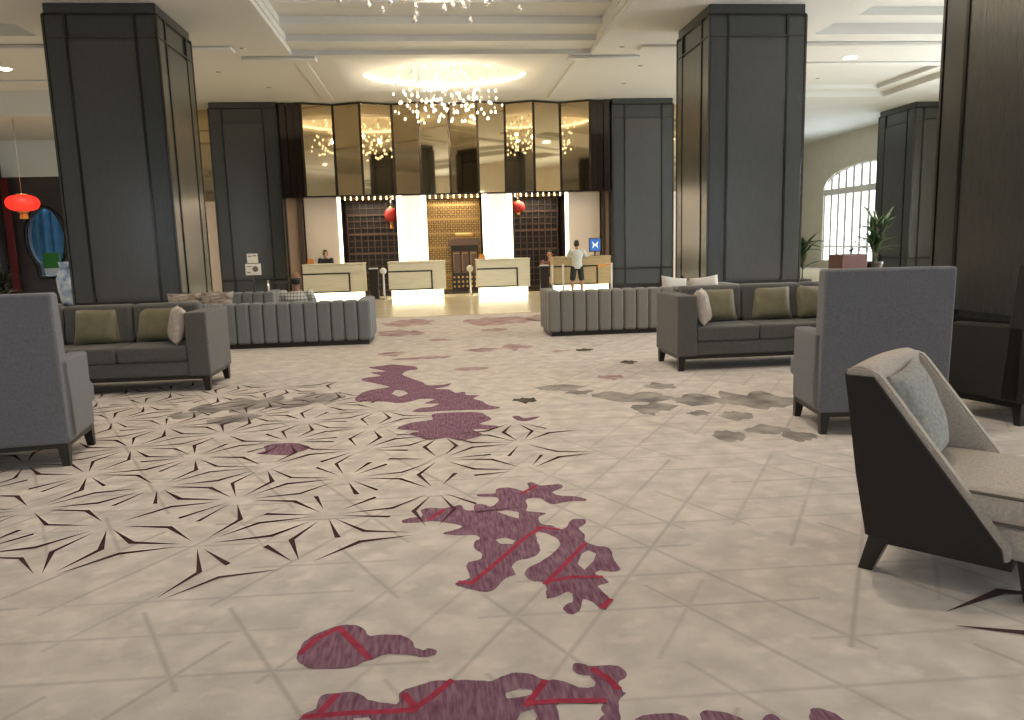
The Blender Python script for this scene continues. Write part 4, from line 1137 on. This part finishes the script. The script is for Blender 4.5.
t = thing('monitor', 'dark monitor with a glowing blue screen on the rightmost desk', 'monitor', (4.79, 22.95, 1.07), radians(6))
bx('foot', -0.12, 0.12, -0.08, 0.08, 0, 0.015, 'inlay_black', t)
bx('neck', -0.02, 0.02, 0.0, 0.03, 0.01, 0.14, 'inlay_black', t)
bx('bezel', -0.19, 0.19, -0.015, 0.015, 0.12, 0.53, 'inlay_black', t, 0.006, 1)
sc = bx('screen', -0.165, 0.165, -0.019, -0.014, 0.145, 0.505, 'screen_blue', t)
bm = bmesh.new()
prism(bm, [(-0.09, 0.22), (-0.02, 0.30), (0.03, 0.30), (0.10, 0.22), (0.06, 0.32), (0.10, 0.43), (0.03, 0.35), (-0.02, 0.35), (-0.09, 0.43), (-0.05, 0.32)], -0.022, -0.0185)
obj('screen_mark', bm, 'screen_white', sc)

def card(label, x, y, rz=0.0):
    t = thing('counter_card', label, 'card', (x, y, 1.07), rz, 'orange cards on the reception desks')
    bm = bmesh.new(); prism(bm, [(-0.09, 0), (-0.07, 0.14), (0.07, 0.16), (0.10, 0.12), (0.11, 0)], -0.03, 0.03)
    obj('folded_card', bm, 'orange_card', t)
    bx('card_foot', -0.10, 0.12, -0.04, 0.04, 0, 0.008, 'paper', t)
card('orange card standing on the leftmost desk beside the receptionist', -3.66, 22.75)
card('orange card standing on the desk right of the centre niche', 1.33, 22.75)

def lectern(label, x, y, h):
    t = thing('side_stand', label, 'stand', (x, y, 0), 0, 'small dark stands beside the desks')
    bx('base', -0.15, 0.15, -0.13, 0.13, 0, 0.03, 'inlay_black', t)
    bx('body', -0.13, 0.13, -0.10, 0.10, 0.03, h-0.08, 'niche_wood', t, 0.01, 1)
    bx('tray', -0.17, 0.17, -0.14, 0.14, h-0.08, h-0.05, 'inlay_black', t)
    bm = bmesh.new(); box(bm, -0.13, 0.13, -0.10, 0.10, h-0.05, h-0.01, 0.01, 1)
    obj('brochure_pile', bm, 'paper', t)
    return t
lectern('dark side stand with pale brochures right of the leftmost desk', -1.86, 22.75, 0.92)
lectern('dark side stand left of the desk with the blue screen', 3.18, 22.6, 0.86)

def stanchion(label, x, y, h, ball=False):
    t = thing('stanchion', label, 'post', (x, y, 0), 0, 'pale queue posts by the desks')
    bm = bmesh.new(); lathe(bm, [(0.02, 0), (0.15, 0.0), (0.15, 0.012), (0.06, 0.03), (0.02, 0.035)], 20); obj('base', bm, 'steel', t)
    bm = bmesh.new(); tube(bm, [(0, 0, 0.03), (0, 0, h)], 0.028, 10); obj('pole', bm, 'white_plastic', t)
    bm = bmesh.new()
    r = 0.10 if ball else 0.04
    lathe(bm, [(0.005, -r), (r*.6, -r*.8), (r*.95, -r*.3), (r, 0), (r*.95, r*.3), (r*.6, r*.8), (0.005, r)], 14)
    obj('finial', bm, 'white_plastic', t, (0, 0, h+r*0.8))
    return t
stanchion('white queue post with a large ball top left of the second desk', -1.55, 22.35, 0.74, True)
stanchion('white queue post left of the man in shorts', 3.66, 22.1, 0.80)
stanchion('second white queue post left of the man in shorts, closer to the stand', 3.36, 22.2, 0.78)
stanchion('white queue post at the right end of the rightmost desk', 5.10, 22.1, 0.80)
stanchion('steel queue post with a ball top in front of the centre niche', 0.98, 22.9, 0.72, True)
bm = bmesh.new(); prism(bm, [(-0.22, 0.0), (0.22, 0.0), (0.18, 0.06), (-0.05, 0.04), (-0.18, 0.07)], -0.02, 0.02)
tag(obj('red_rope', bm, 'orange_card', None, (4.90, 22.12, 0.78), (0, radians(-8), 0)), 'short orange cord hung beside the post at the rightmost desk', 'cord')

# dark cabinet with a curved roof in the middle niche
t = thing('shrine_cabinet', 'dark wooden cabinet with an arched roof in the golden centre niche', 'cabinet', (0.92, 25.2, 0.05))
bx('body', -0.44, 0.44, -0.2, 0.25, 0, 1.45, 'niche_wood', t)
bm = bmesh.new(); prism(bm, [(-0.52, 1.44), (-0.50, 1.62), (-0.2, 1.68), (0.2, 1.68), (0.50, 1.62), (0.52, 1.44)], -0.26, 0.28); obj('arched_roof', bm, 'lattice_wood', t)
for k in range(3):
    d = bx('door_panel', -0.42+0.28*k+0.02, -0.42+0.28*(k+1)-0.02, -0.225, -0.2, 0.55, 1.25, 'lattice_wood', t, 0.006, 1)
    bx('bar', -0.42+0.28*k+0.05, -0.42+0.28*(k+1)-0.05, -0.232, -0.224, 1.18, 1.20, 'gold', d)
    bx('bar', -0.42+0.28*k+0.05, -0.42+0.28*k+0.06, -0.232, -0.224, 0.62, 1.18, 'gold', d)
for j in range(3):
    for k in range(6):
        bx('carved_knob', -0.40+0.14*k, -0.40+0.14*k+0.06, -0.225, -0.2, 0.08+0.15*j, 0.15+0.15*j, 'gold', t, 0.01, 1)
bx('crest', -0.3, 0.3, -0.20, -0.12, 1.72, 1.84, 'gold', t, 0.03, 2)

def lantern(label, loc, r, h, m, tassel=0.25, cord_top=None):
    t = thing('red_lantern', label, 'lantern', loc, 0, 'red paper lanterns')
    bm = bmesh.new()
    n = 24
    prof = [(r*0.28, -h*0.98)] + [(r*(abs(cos(a))**0.62)*1.0+0.001, h*sin(a)) for a in [radians(-75+150*k/14) for k in range(15)]] + [(r*0.28, h*0.98)]
    lathe(bm, prof, n)
    for v in bm.verts:
        a = math.atan2(v.co.y, v.co.x); k = 1+0.02*cos(a*12)
        v.co.x *= k; v.co.y *= k
    obj('shade', bm, m, t)
    bm = bmesh.new(); lathe(bm, [(r*0.02, h*0.95), (r*0.32, h*0.95), (r*0.32, h*1.14), (r*0.02, h*1.14)], 16); obj('cap', bm, 'gold', t)
    bm = bmesh.new(); lathe(bm, [(r*0.02, -h*1.2), (r*0.32, -h*1.2), (r*0.32, -h*0.95), (r*0.02, -h*0.95)], 16); obj('collar', bm, 'gold', t)
    bm = bmesh.new(); lathe(bm, [(r*0.26, -h*1.2-tassel), (r*0.25, -h*1.2-tassel*0.5), (r*0.20, -h*1.2)], 16); obj('tassel', bm, 'orange_card', t)
    bm = bmesh.new(); tube(bm, [(0, 0, h*1.1), (0, 0, (cord_top if cord_top else CEIL)-loc[2])], 0.008, 5); obj('cord', bm, 'wire', t)
    return t
lantern('glowing oval red lantern in front of the dark moon gate wall', (-11.0, 22.0, 2.94), 0.40, 0.215, 'lantern_red', 0.16, 5.75)
lantern('dim red lantern hanging in the niche right of the leftmost desk', (-1.37, 24.7, 2.50), 0.20, 0.22, 'lantern_red_dim', 0.16, MB_-0.03)
lantern('dim red lantern hanging in the niche left of the blue screen', (2.66, 24.7, 2.66), 0.23, 0.17, 'lantern_red_dim', 0.03, MB_-0.03)

# sign stand and belt barrier in front of the left far column
t = thing('sign_stand', 'white notice on a stand in front of the far left column', 'sign', (-4.88, 21.0, 0))
bm = bmesh.new(); lathe(bm, [(0.02, 0), (0.2, 0), (0.2, 0.015), (0.02, 0.03)], 20); obj('base', bm, 'inlay_black', t)
bm = bmesh.new(); tube(bm, [(0, 0, 0.02), (0, 0, 0.90)], 0.02, 8); obj('pole', bm, 'inlay_black', t)
u = bx('upper_board', -0.14, 0.14, -0.012, 0.008, 1.18, 1.43, 'paper', t)
bx('print_line', -0.11, -0.02, -0.014, -0.011, 1.345, 1.375, 'print_grey', u)
bx('print_line', 0.01, 0.10, -0.014, -0.011, 1.355, 1.385, 'print_grey', u)
l = bx('lower_board', -0.20, 0.20, -0.02, 0.02, 0.86, 1.16, 'paper', t, 0.006, 1)
bm = bmesh.new(); lathe(bm, [(0.005, 0), (0.075, 0), (0.075, 0.012), (0.005, 0.012)], 18)
o = obj('dark_disc', bm, 'print_grey', l, (0.06, -0.02, 1.02), (radians(90), 0, 0))
bx('print_line', -0.17, -0.05, -0.023, -0.019, 1.08, 1.10, 'print_grey', l)
bx('print_line', -0.17, -0.07, -0.023, -0.019, 0.92, 0.95, 'print_grey', l)
bx('back_brace', -0.02, 0.02, 0.01, 0.03, 0.86, 1.42, 'inlay_black', t)

t = thing('belt_barrier', 'black belt barrier beside the notice stand', 'barrier', (-4.35, 20.8, 0))
for k, x in enumerate((-0.12, 0.62)):
    bm = bmesh.new(); lathe(bm, [(0.02, 0), (0.16, 0), (0.16, 0.02), (0.03, 0.04)], 18); obj('base', bm, 'inlay_black', t, (x, 0, 0))
    bm = bmesh.new(); tube(bm, [(x, 0, 0.03), (x, 0, 0.72)], 0.03, 10); obj('post', bm, 'steel' if k == 0 else 'inlay_black', t)
bx('belt', -0.45, 0.62, -0.004, 0.004, 0.62, 0.69, 'belt', t)

# ================================================================== PEOPLE
def skin_to_mesh(verts, edges, radii, root=0, sub=1):
    me = bpy.data.meshes.new('skeleton'); me.from_pydata(verts, edges, [])
    o = bpy.data.objects.new('skeleton', me); COL.objects.link(o)
    o.modifiers.new('skin', 'SKIN')
    sv = me.skin_vertices[0].data
    for i, r in enumerate(radii):
        r = r if isinstance(r, tuple) else (r, r)
        sv[i].radius = r; sv[i].use_root = (i == root)
    s = o.modifiers.new('sub', 'SUBSURF'); s.levels = sub; s.render_levels = sub
    dg = bpy.context.evaluated_depsgraph_get()
    out = bpy.data.meshes.new_from_object(o.evaluated_get(dg))
    bpy.data.objects.remove(o); bpy.data.meshes.remove(me)
    return out

def remesh(me, vox):
    o = bpy.data.objects.new('tmp', me); COL.objects.link(o)
    m = o.modifiers.new('r', 'REMESH'); m.mode = 'VOXEL'; m.voxel_size = vox; m.use_smooth_shade = True
    sm = o.modifiers.new('s', 'SMOOTH'); sm.iterations = 2; sm.factor = 0.4
    dg = bpy.context.evaluated_depsgraph_get()
    out = bpy.data.meshes.new_from_object(o.evaluated_get(dg))
    bpy.data.objects.remove(o)
    return out

def chain_mesh(bm, pts_r):
    """Add a skinned chain (list of (point, radius)) to bm."""
    me = skin_to_mesh([p for p, r in pts_r], [(i, i+1) for i in range(len(pts_r)-1)], [r for p, r in pts_r])
    bm.from_mesh(me); bpy.data.meshes.remove(me)

def ball(bm, p, r):
    r = r if isinstance(r, tuple) else (r, r, r)
    bmesh.ops.create_uvsphere(bm, u_segments=14, v_segments=10, radius=1, matrix=Matrix.Translation(p) @ Matrix.Diagonal((*r, 1)))

def limb(bm, chain, k):
    """Closed tapering limb through (point, radius) pairs with rounded joints."""
    tube(bm, [p for p, r in chain], [r*k for p, r in chain], 14)
    for p, r in chain: ball(bm, p, r*k)

def torso(bm, rings, k):
    """Closed stack of elliptical rings: (centre, half width, half depth)."""
    n = 20
    vs = [[bm.verts.new((c.x + rx*k*cos(2*pi*i/n), c.y + ry*k*sin(2*pi*i/n), c.z)) for i in range(n)] for c, rx, ry in rings]
    for a, b_ in zip(vs, vs[1:]):
        for i in range(n): bm.faces.new((a[i], a[(i+1) % n], b_[(i+1) % n], b_[i]))
    bm.faces.new(vs[0][::-1]); bm.faces.new(vs[-1])

def fused(bm, vox):
    me = bpy.data.meshes.new('fused'); bm.to_mesh(me); bm.free()
    out = remesh(me, vox); out.materials.clear(); return out

def person(label, loc, rz, J, skin, top, bottom, hair, bald=False, long_sleeve=False, short_legs=True, k=1.0):
    """J: joints in metres, facing +y: head, neck, chest, waist, pelvis, shoulder/elbow/wrist/hand and hip/knee/ankle/toe for l and r."""
    t = thing('person', label, 'person', loc, rz)
    J = {a: Vector(b)*k for a, b in J.items()}
    bm = bmesh.new()
    up_ = Vector((0, 0, 1))*k
    def core(g):
        sh = (J['shoulder_l']+J['shoulder_r'])/2
        return [(J['pelvis']-up_*0.09, 0.125+g, 0.095+g), (J['pelvis'], 0.155+g, 0.105+g), (J['waist'], 0.128+g, 0.090+g), (J['chest'], 0.160+g, 0.105+g), (sh-up_*0.02, 0.175+g, 0.085+g), (sh+up_*0.035, 0.10+g, 0.065+g), (J['neck'].lerp(sh, 0.35), 0.058+g*0.5, 0.056+g*0.5)]
    torso(bm, core(0), k)
    limb(bm, [(J['neck']-up_*0.05, 0.052), (J['neck'], 0.050), (J['head']-up_*0.05, 0.052)], k)
    for s in 'lr':
        limb(bm, [(J['shoulder_'+s], 0.056), (J['shoulder_'+s].lerp(J['elbow_'+s], 0.5), 0.047), (J['elbow_'+s], 0.039), (J['elbow_'+s].lerp(J['wrist_'+s], 0.3), 0.040), (J['wrist_'+s], 0.027)], k)
        limb(bm, [(J['hip_'+s], 0.088), (J['hip_'+s].lerp(J['knee_'+s], 0.5), 0.074), (J['knee_'+s], 0.054), (J['knee_'+s].lerp(J['ankle_'+s], 0.3), 0.057), (J['ankle_'+s], 0.036)], k)
    for s in 'lr':
        wr, hd = J['wrist_'+s], J['hand_'+s]
        d = (hd-wr).normalized(); side = d.cross(Vector((0, 0, 1)))
        side = side.normalized() if side.length > 0.1 else Vector((1, 0, 0))
        dn = side.cross(d).normalized()
        if dn.z > 0: dn = -dn
        chain_mesh(bm, [(tuple(wr), 0.024*k), (tuple(wr+d*0.05*k), (0.034*k, 0.018*k)), (tuple(wr+d*0.085*k), (0.034*k, 0.016*k))])
        for q, (off, ln) in enumerate(((-0.030, 0.070), (-0.010, 0.082), (0.010, 0.078), (0.030, 0.060))):
            b0 = wr+d*0.075*k+side*off*k
            chain_mesh(bm, [(tuple(b0), 0.009*k), (tuple(b0+d*ln*0.5*k+dn*0.006*k), 0.0085*k), (tuple(b0+d*ln*k+dn*0.022*k), 0.007*k)])
        tw = -1 if s == 'l' else 1
        b0 = wr+d*0.03*k+side*tw*0.025*k
        chain_mesh(bm, [(tuple(b0), 0.011*k), (tuple(b0+(d*0.035+side*tw*0.03)*k), 0.010*k), (tuple(b0+(d*0.065+side*tw*0.038)*k), 0.008*k)])
    # head with brow, nose, chin and ears
    h = J['head']
    hm = bmesh.new()
    bmesh.ops.create_uvsphere(hm, u_segments=20, v_segments=14, radius=1)
    for v in hm.verts:
        x, y, z = v.co
        taper = 1 - 0.22*max(0, -z)
        v.co = Vector((x*0.076*taper, y*0.096*(1-0.12*max(0, -z)*(1 if y < 0 else 0)), z*0.118))
        if z < -0.45 and y > 0.3: v.co.y += 0.012
    for p, r in (((0, 0.098, -0.012), 0.014), ((0, 0.094, 0.005), 0.011), ((0, 0.090, -0.052), 0.016), ((-0.078, -0.005, -0.005), 0.020), ((0.078, -0.005, -0.005), 0.020), ((-0.03, 0.086, 0.022), 0.014), ((0.03, 0.086, 0.022), 0.014)):
        bmesh.ops.create_uvsphere(hm, u_segments=8, v_segments=6, radius=r, matrix=Matrix.Translation(p))
    for v in hm.verts: v.co = v.co*k + h
    mm = bpy.data.meshes.new('h'); hm.to_mesh(mm); hm.free(); bm.from_mesh(mm); bpy.data.meshes.remove(mm)
    mb = bpy.data.meshes.new('body'); bm.to_mesh(mb); bm.free()
    mb = remesh(mb, 0.0085)
    mb.materials.clear(); obj('body', mb, skin, t)
    # eyes
    for s in (-1, 1):
        e = bmesh.new(); bmesh.ops.create_uvsphere(e, u_segments=8, v_segments=6, radius=0.011*k)
        obj('eye', e, 'hair', t, tuple(h+Vector((s*0.030, 0.090, 0.012))*k))
    # shoes
    for s in 'lr':
        a, to = J['ankle_'+s], J['toe_'+s]
        d = (to-a); d.z = 0; d.normalize()
        e = bmesh.new()
        chain_mesh(e, [((a.x-d.x*0.05*k, a.y-d.y*0.05*k, 0.035), 0.036*k), ((a.x+d.x*0.06*k, a.y+d.y*0.06*k, 0.036), 0.040*k), ((a.x+d.x*0.15*k, a.y+d.y*0.15*k, 0.026), 0.030*k)])
        obj('shoe', e, 'shoe', t)
    # top
    m2 = bmesh.new()
    torso(m2, core(0.022), k)
    for s in 'lr':
        S_, L_, W_ = J['shoulder_'+s], J['elbow_'+s], J['wrist_'+s]
        if long_sleeve: limb(m2, [(S_, 0.074), (L_, 0.054), (L_.lerp(W_, 0.92), 0.042)], k)
        else: limb(m2, [(S_, 0.076), (S_.lerp(L_, 0.72), 0.066)], k)
    obj('shirt', fused(m2, 0.011), top, t)
    m2 = bmesh.new()
    torso(m2, [(J['pelvis']-up_*0.10, 0.14, 0.115), (J['pelvis'], 0.17, 0.122), (J['pelvis']+up_*0.05, 0.165, 0.118)], k)
    for s in 'lr':
        P_, K_, A_ = J['hip_'+s], J['knee_'+s], J['ankle_'+s]
        if short_legs: limb(m2, [(P_, 0.102), (P_.lerp(K_, 0.5), 0.096), (P_.lerp(K_, 0.92), 0.092)], k)
        else: limb(m2, [(P_, 0.102), (K_, 0.076), (A_, 0.058)], k)
    obj('shorts' if short_legs else 'trousers', fused(m2, 0.011), bottom, t)
    # hair
    hm = bmesh.new()
    bmesh.ops.create_uvsphere(hm, u_segments=24, v_segments=16, radius=1)
    for v in hm.verts: v.co = Vector((v.co.x*0.083, v.co.y*0.103-0.006, v.co.z*0.124+0.004))
    if bald:
        kill = [v for v in hm.verts if v.co.z > 0.035 or v.co.z < -0.075 or v.co.y > 0.03]
    else:
        kill = [v for v in hm.verts if (v.co.y > 0.035 and v.co.z < 0.062) or (v.co.z < -0.072) or (v.co.y > 0.0 and v.co.z < 0.0)]
    bmesh.ops.delete(hm, geom=kill, context='VERTS')
    for v in hm.verts: v.co = v.co*k + h
    for f in hm.faces: f.smooth = True
    bmesh.ops.solidify(hm, geom=hm.faces[:], thickness=-0.006)
    obj('hair', hm, hair, t)
    return t

stand = dict(head=(0, 0.03, 1.535), neck=(0, -0.01, 1.40), chest=(0, -0.02, 1.20), waist=(0, 0, 1.00), pelvis=(0, 0, 0.86),
             shoulder_l=(-0.19, -0.01, 1.32), elbow_l=(-0.30, 0.12, 1.10), wrist_l=(-0.26, 0.33, 1.10), hand_l=(-0.22, 0.42, 1.10),
             shoulder_r=(0.19, -0.01, 1.32), elbow_r=(0.33, 0.10, 1.12), wrist_r=(0.33, 0.32, 1.13), hand_r=(0.34, 0.42, 1.13),
             hip_l=(-0.10, 0, 0.80), knee_l=(-0.14, 0.02, 0.45), ankle_l=(-0.155, -0.02, 0.08), toe_l=(-0.18, 0.12, 0.03),
             hip_r=(0.10, 0, 0.80), knee_r=(0.14, 0.02, 0.45), ankle_r=(0.145, -0.02, 0.08), toe_r=(0.18, 0.12, 0.03))
person('standing person in white t-shirt and dark shorts at the desk with blue screen', (4.06, 22.02, 0), 0, stand, 'skin', 'shirt_white', 'shorts_dark', 'hair', k=0.935)
clerk = dict(stand)
clerk.update(elbow_l=(-0.24, 0.10, 1.08), wrist_l=(-0.12, 0.30, 1.06), hand_l=(-0.06, 0.38, 1.06), elbow_r=(0.24, 0.10, 1.08), wrist_r=(0.12, 0.30, 1.06), hand_r=(0.06, 0.38, 1.06))
person('receptionist in a black suit standing behind the leftmost desk', (-3.36, 23.80, 0), pi, clerk, 'skin', 'suit_black', 'suit_black', 'hair', long_sleeve=True, short_legs=False, k=0.885)
sit = dict(head=(0, 0.02, 1.02), neck=(0, -0.01, 0.87), chest=(0, -0.01, 0.71), waist=(0, 0.05, 0.58), pelvis=(0, 0.10, 0.50),
           shoulder_l=(-0.20, 0.0, 0.79), elbow_l=(-0.25, 0.12, 0.62), wrist_l=(-0.16, 0.33, 0.60), hand_l=(-0.12, 0.42, 0.58),
           shoulder_r=(0.20, 0.0, 0.79), elbow_r=(0.25, 0.12, 0.62), wrist_r=(0.16, 0.33, 0.60), hand_r=(0.12, 0.42, 0.58),
           hip_l=(-0.10, 0.15, 0.505), knee_l=(-0.13, 0.55, 0.50), ankle_l=(-0.13, 0.60, 0.08), toe_l=(-0.14, 0.74, 0.03),
           hip_r=(0.10, 0.15, 0.505), knee_r=(0.13, 0.55, 0.50), ankle_r=(0.13, 0.60, 0.08), toe_r=(0.14, 0.74, 0.03))
person('seated person in a checked white shirt on the blue-grey bench, seen from behind', (-2.28, 12.60, 0), 0, sit, 'skin_dark', 'shirt_check', 'shorts_dark', 'hair', bald=True, short_legs=False, k=1.0)
sit2 = {a: (b[0], b[1], b[2]+0.0) for a, b in sit.items()}
person('seated person in a maroon top left of the rightmost desk', (3.62, 24.45, 0), pi, sit2, 'skin', 'top_maroon', 'suit_black', 'hair', long_sleeve=False, short_legs=False, k=1.10)
t = thing('stool', 'dark stool under the seated person in the maroon top', 'stool', (3.62, 24.36, 0.05))
bm = bmesh.new(); lathe(bm, [(0.02, 0.36), (0.19, 0.36), (0.20, 0.38), (0.19, 0.41), (0.02, 0.42)], 20); obj('seat', bm, 'inlay_black', t)
for a in range(4):
    bm = bmesh.new(); tube(bm, [(0.13*cos(a*pi/2+.78), 0.13*sin(a*pi/2+.78), 0.37), (0.18*cos(a*pi/2+.78), 0.18*sin(a*pi/2+.78), 0)], 0.015, 6); obj('leg', bm, 'inlay_black', t)

# ================================================================== PLANTS AND ORNAMENTS
def leaf_mesh(length, width, m, droop=0.25, n=6):
    bm = bmesh.new()
    L_, R2, C_ = [], [], []
    for i in range(n+1):
        s = i/n
        w = width*sin(pi*min(1, s*0.92+0.06))**0.8*(1-0.15*s) if i < n else 0.001
        z = -droop*length*s*s
        C_.append(bm.verts.new((0, s*length, z+0.0)))
        L_.append(bm.verts.new((-w, s*length, z+w*0.35))); R2.append(bm.verts.new((w, s*length, z+w*0.35)))
    for i in range(n):
        for a, b in ((L_, C_), (C_, R2)):
            f = bm.faces.new((a[i], b[i], b[i+1], a[i+1])); f.smooth = True
    bmesh.ops.solidify(bm, geom=bm.faces[:], thickness=0.002)
    me = bpy.data.meshes.new('leaf'); bm.to_mesh(me); bm.free(); me.materials.append(MATS[m]); return me

def plant(label, name, loc, pot_h, pot_r, n, stem_h, leaf_me, seed, pot_m='inlay_black', spread=1.0, square=False, pot_w=None, tilt=(20, 75), cat='plant', group='lobby plants'):
    t = thing(name, label, cat, loc, 0, group)
    rg = random.Random(seed)
    if square:
        w = pot_w
        bx('planter', -w/2, w/2, -w/2, w/2, 0, pot_h, pot_m, t, 0.015, 1)
        bx('soil', -w/2+0.04, w/2-0.04, -w/2+0.04, w/2-0.04, pot_h-0.01, pot_h+0.01, 'soil', t)
    else:
        bm = bmesh.new(); lathe(bm, [(pot_r*0.7, 0), (pot_r*0.75, 0.02), (pot_r, pot_h*0.9), (pot_r*1.08, pot_h*0.92), (pot_r*1.08, pot_h), (pot_r*0.9, pot_h), (pot_r*0.88, pot_h-0.04), (0.01, pot_h-0.04)], 22)
        obj('pot', bm, pot_m, t)
    stems = max(1, n//9)
    tips = []
    for s in range(stems):
        a = rg.uniform(0, 2*pi); lean = rg.uniform(0.02, 0.14)*spread
        top = Vector((cos(a)*lean, sin(a)*lean, pot_h+stem_h*rg.uniform(0.7, 1.0)))
        base = Vector((cos(a)*0.03, sin(a)*0.03, pot_h-0.05))
        bm = bmesh.new(); tube(bm, [base, base.lerp(top, 0.5)+Vector((0.01, 0, 0)), top], [0.014, 0.011, 0.007], 6); obj('stem', bm, 'stem', t)
        tips.append((base, top))
    for i in range(n):
        b, tp = tips[i % stems]
        f = rg.uniform(0.25, 1.0)
        p = b.lerp(tp, f)
        o = obj('leaf', leaf_me, None, t, p)
        o.rotation_euler = (radians(rg.uniform(90-tilt[1], 90-tilt[0])), 0, rg.uniform(0, 2*pi))
        o.scale = (rg.uniform(0.7, 1.15),)*3
    return t
LF1 = leaf_mesh(0.46, 0.048, 'leaf_green', 0.35)
LF2 = leaf_mesh(0.62, 0.075, 'leaf_green', 0.5)
LF3 = leaf_mesh(0.40, 0.045, 'leaf_shaded', 0.4)
LF4 = leaf_mesh(0.16, 0.03, 'leaf_green', 0.3)
plant('bushy green potted plant in front of the arched window', 'potted_plant', (10.15, 17.0, 0), 0.86, 0.2, 84, 1.0, LF1, 4, spread=2.0, tilt=(0, 70))
plant('broad-leaved palm at the edge of the right column', 'potted_palm', (8.40, 17.0, 0), 0.50, 0.22, 26, 1.0, LF2, 9, tilt=(5, 65))
plant('small seedling in a red-brown square planter', 'planter_box', (9.55, 17.05, 0), 1.03, 0.2, 8, 0.32, LF4, 2, 'terracotta_wood', square=True, pot_w=0.62)
plant('leafy plant darkened by shade behind the left high-backed chair', 'potted_shrub', (-8.9, 16.6, 0), 0.45, 0.24, 46, 0.75, LF3, 12)
plant('second leafy plant darkened by shade at the left edge', 'potted_shrub', (-9.9, 17.6, 0), 0.45, 0.24, 46, 0.95, LF3, 13)
t = thing('porcelain_vase', 'tall blue and white porcelain vase beside the left column', 'vase', (-8.06, 17.5, 0))
bm = bmesh.new(); lathe(bm, [(0.02, 0), (0.22, 0), (0.22, 0.06), (0.17, 0.40), (0.20, 0.44), (0.02, 0.44)], 24); obj('pedestal', bm, 'niche_wood', t)
bm = bmesh.new(); lathe(bm, [(0.02, 0.44), (0.10, 0.44), (0.12, 0.5), (0.17, 0.8), (0.18, 1.0), (0.12, 1.18), (0.08, 1.25), (0.11, 1.38), (0.09, 1.38), (0.02, 1.2)], 24); obj('body', bm, 'porcelain', t)
# stand with a green notice seen through the moon gate
t = thing('notice_board', 'green and white notice seen through the moon gate', 'sign', (-12.75, 26.9, 0))
bx('board_green', -0.26, 0.26, -0.02, 0.02, 1.12, 1.62, 'sign_green', t)
bx('board_white', -0.26, 0.26, -0.02, 0.02, 0.72, 1.115, 'paper', t)
for x in (-0.2, 0.2): bx('leg', x-0.02, x+0.02, 0.02, 0.05, 0, 1.6, 'inlay_black', t)
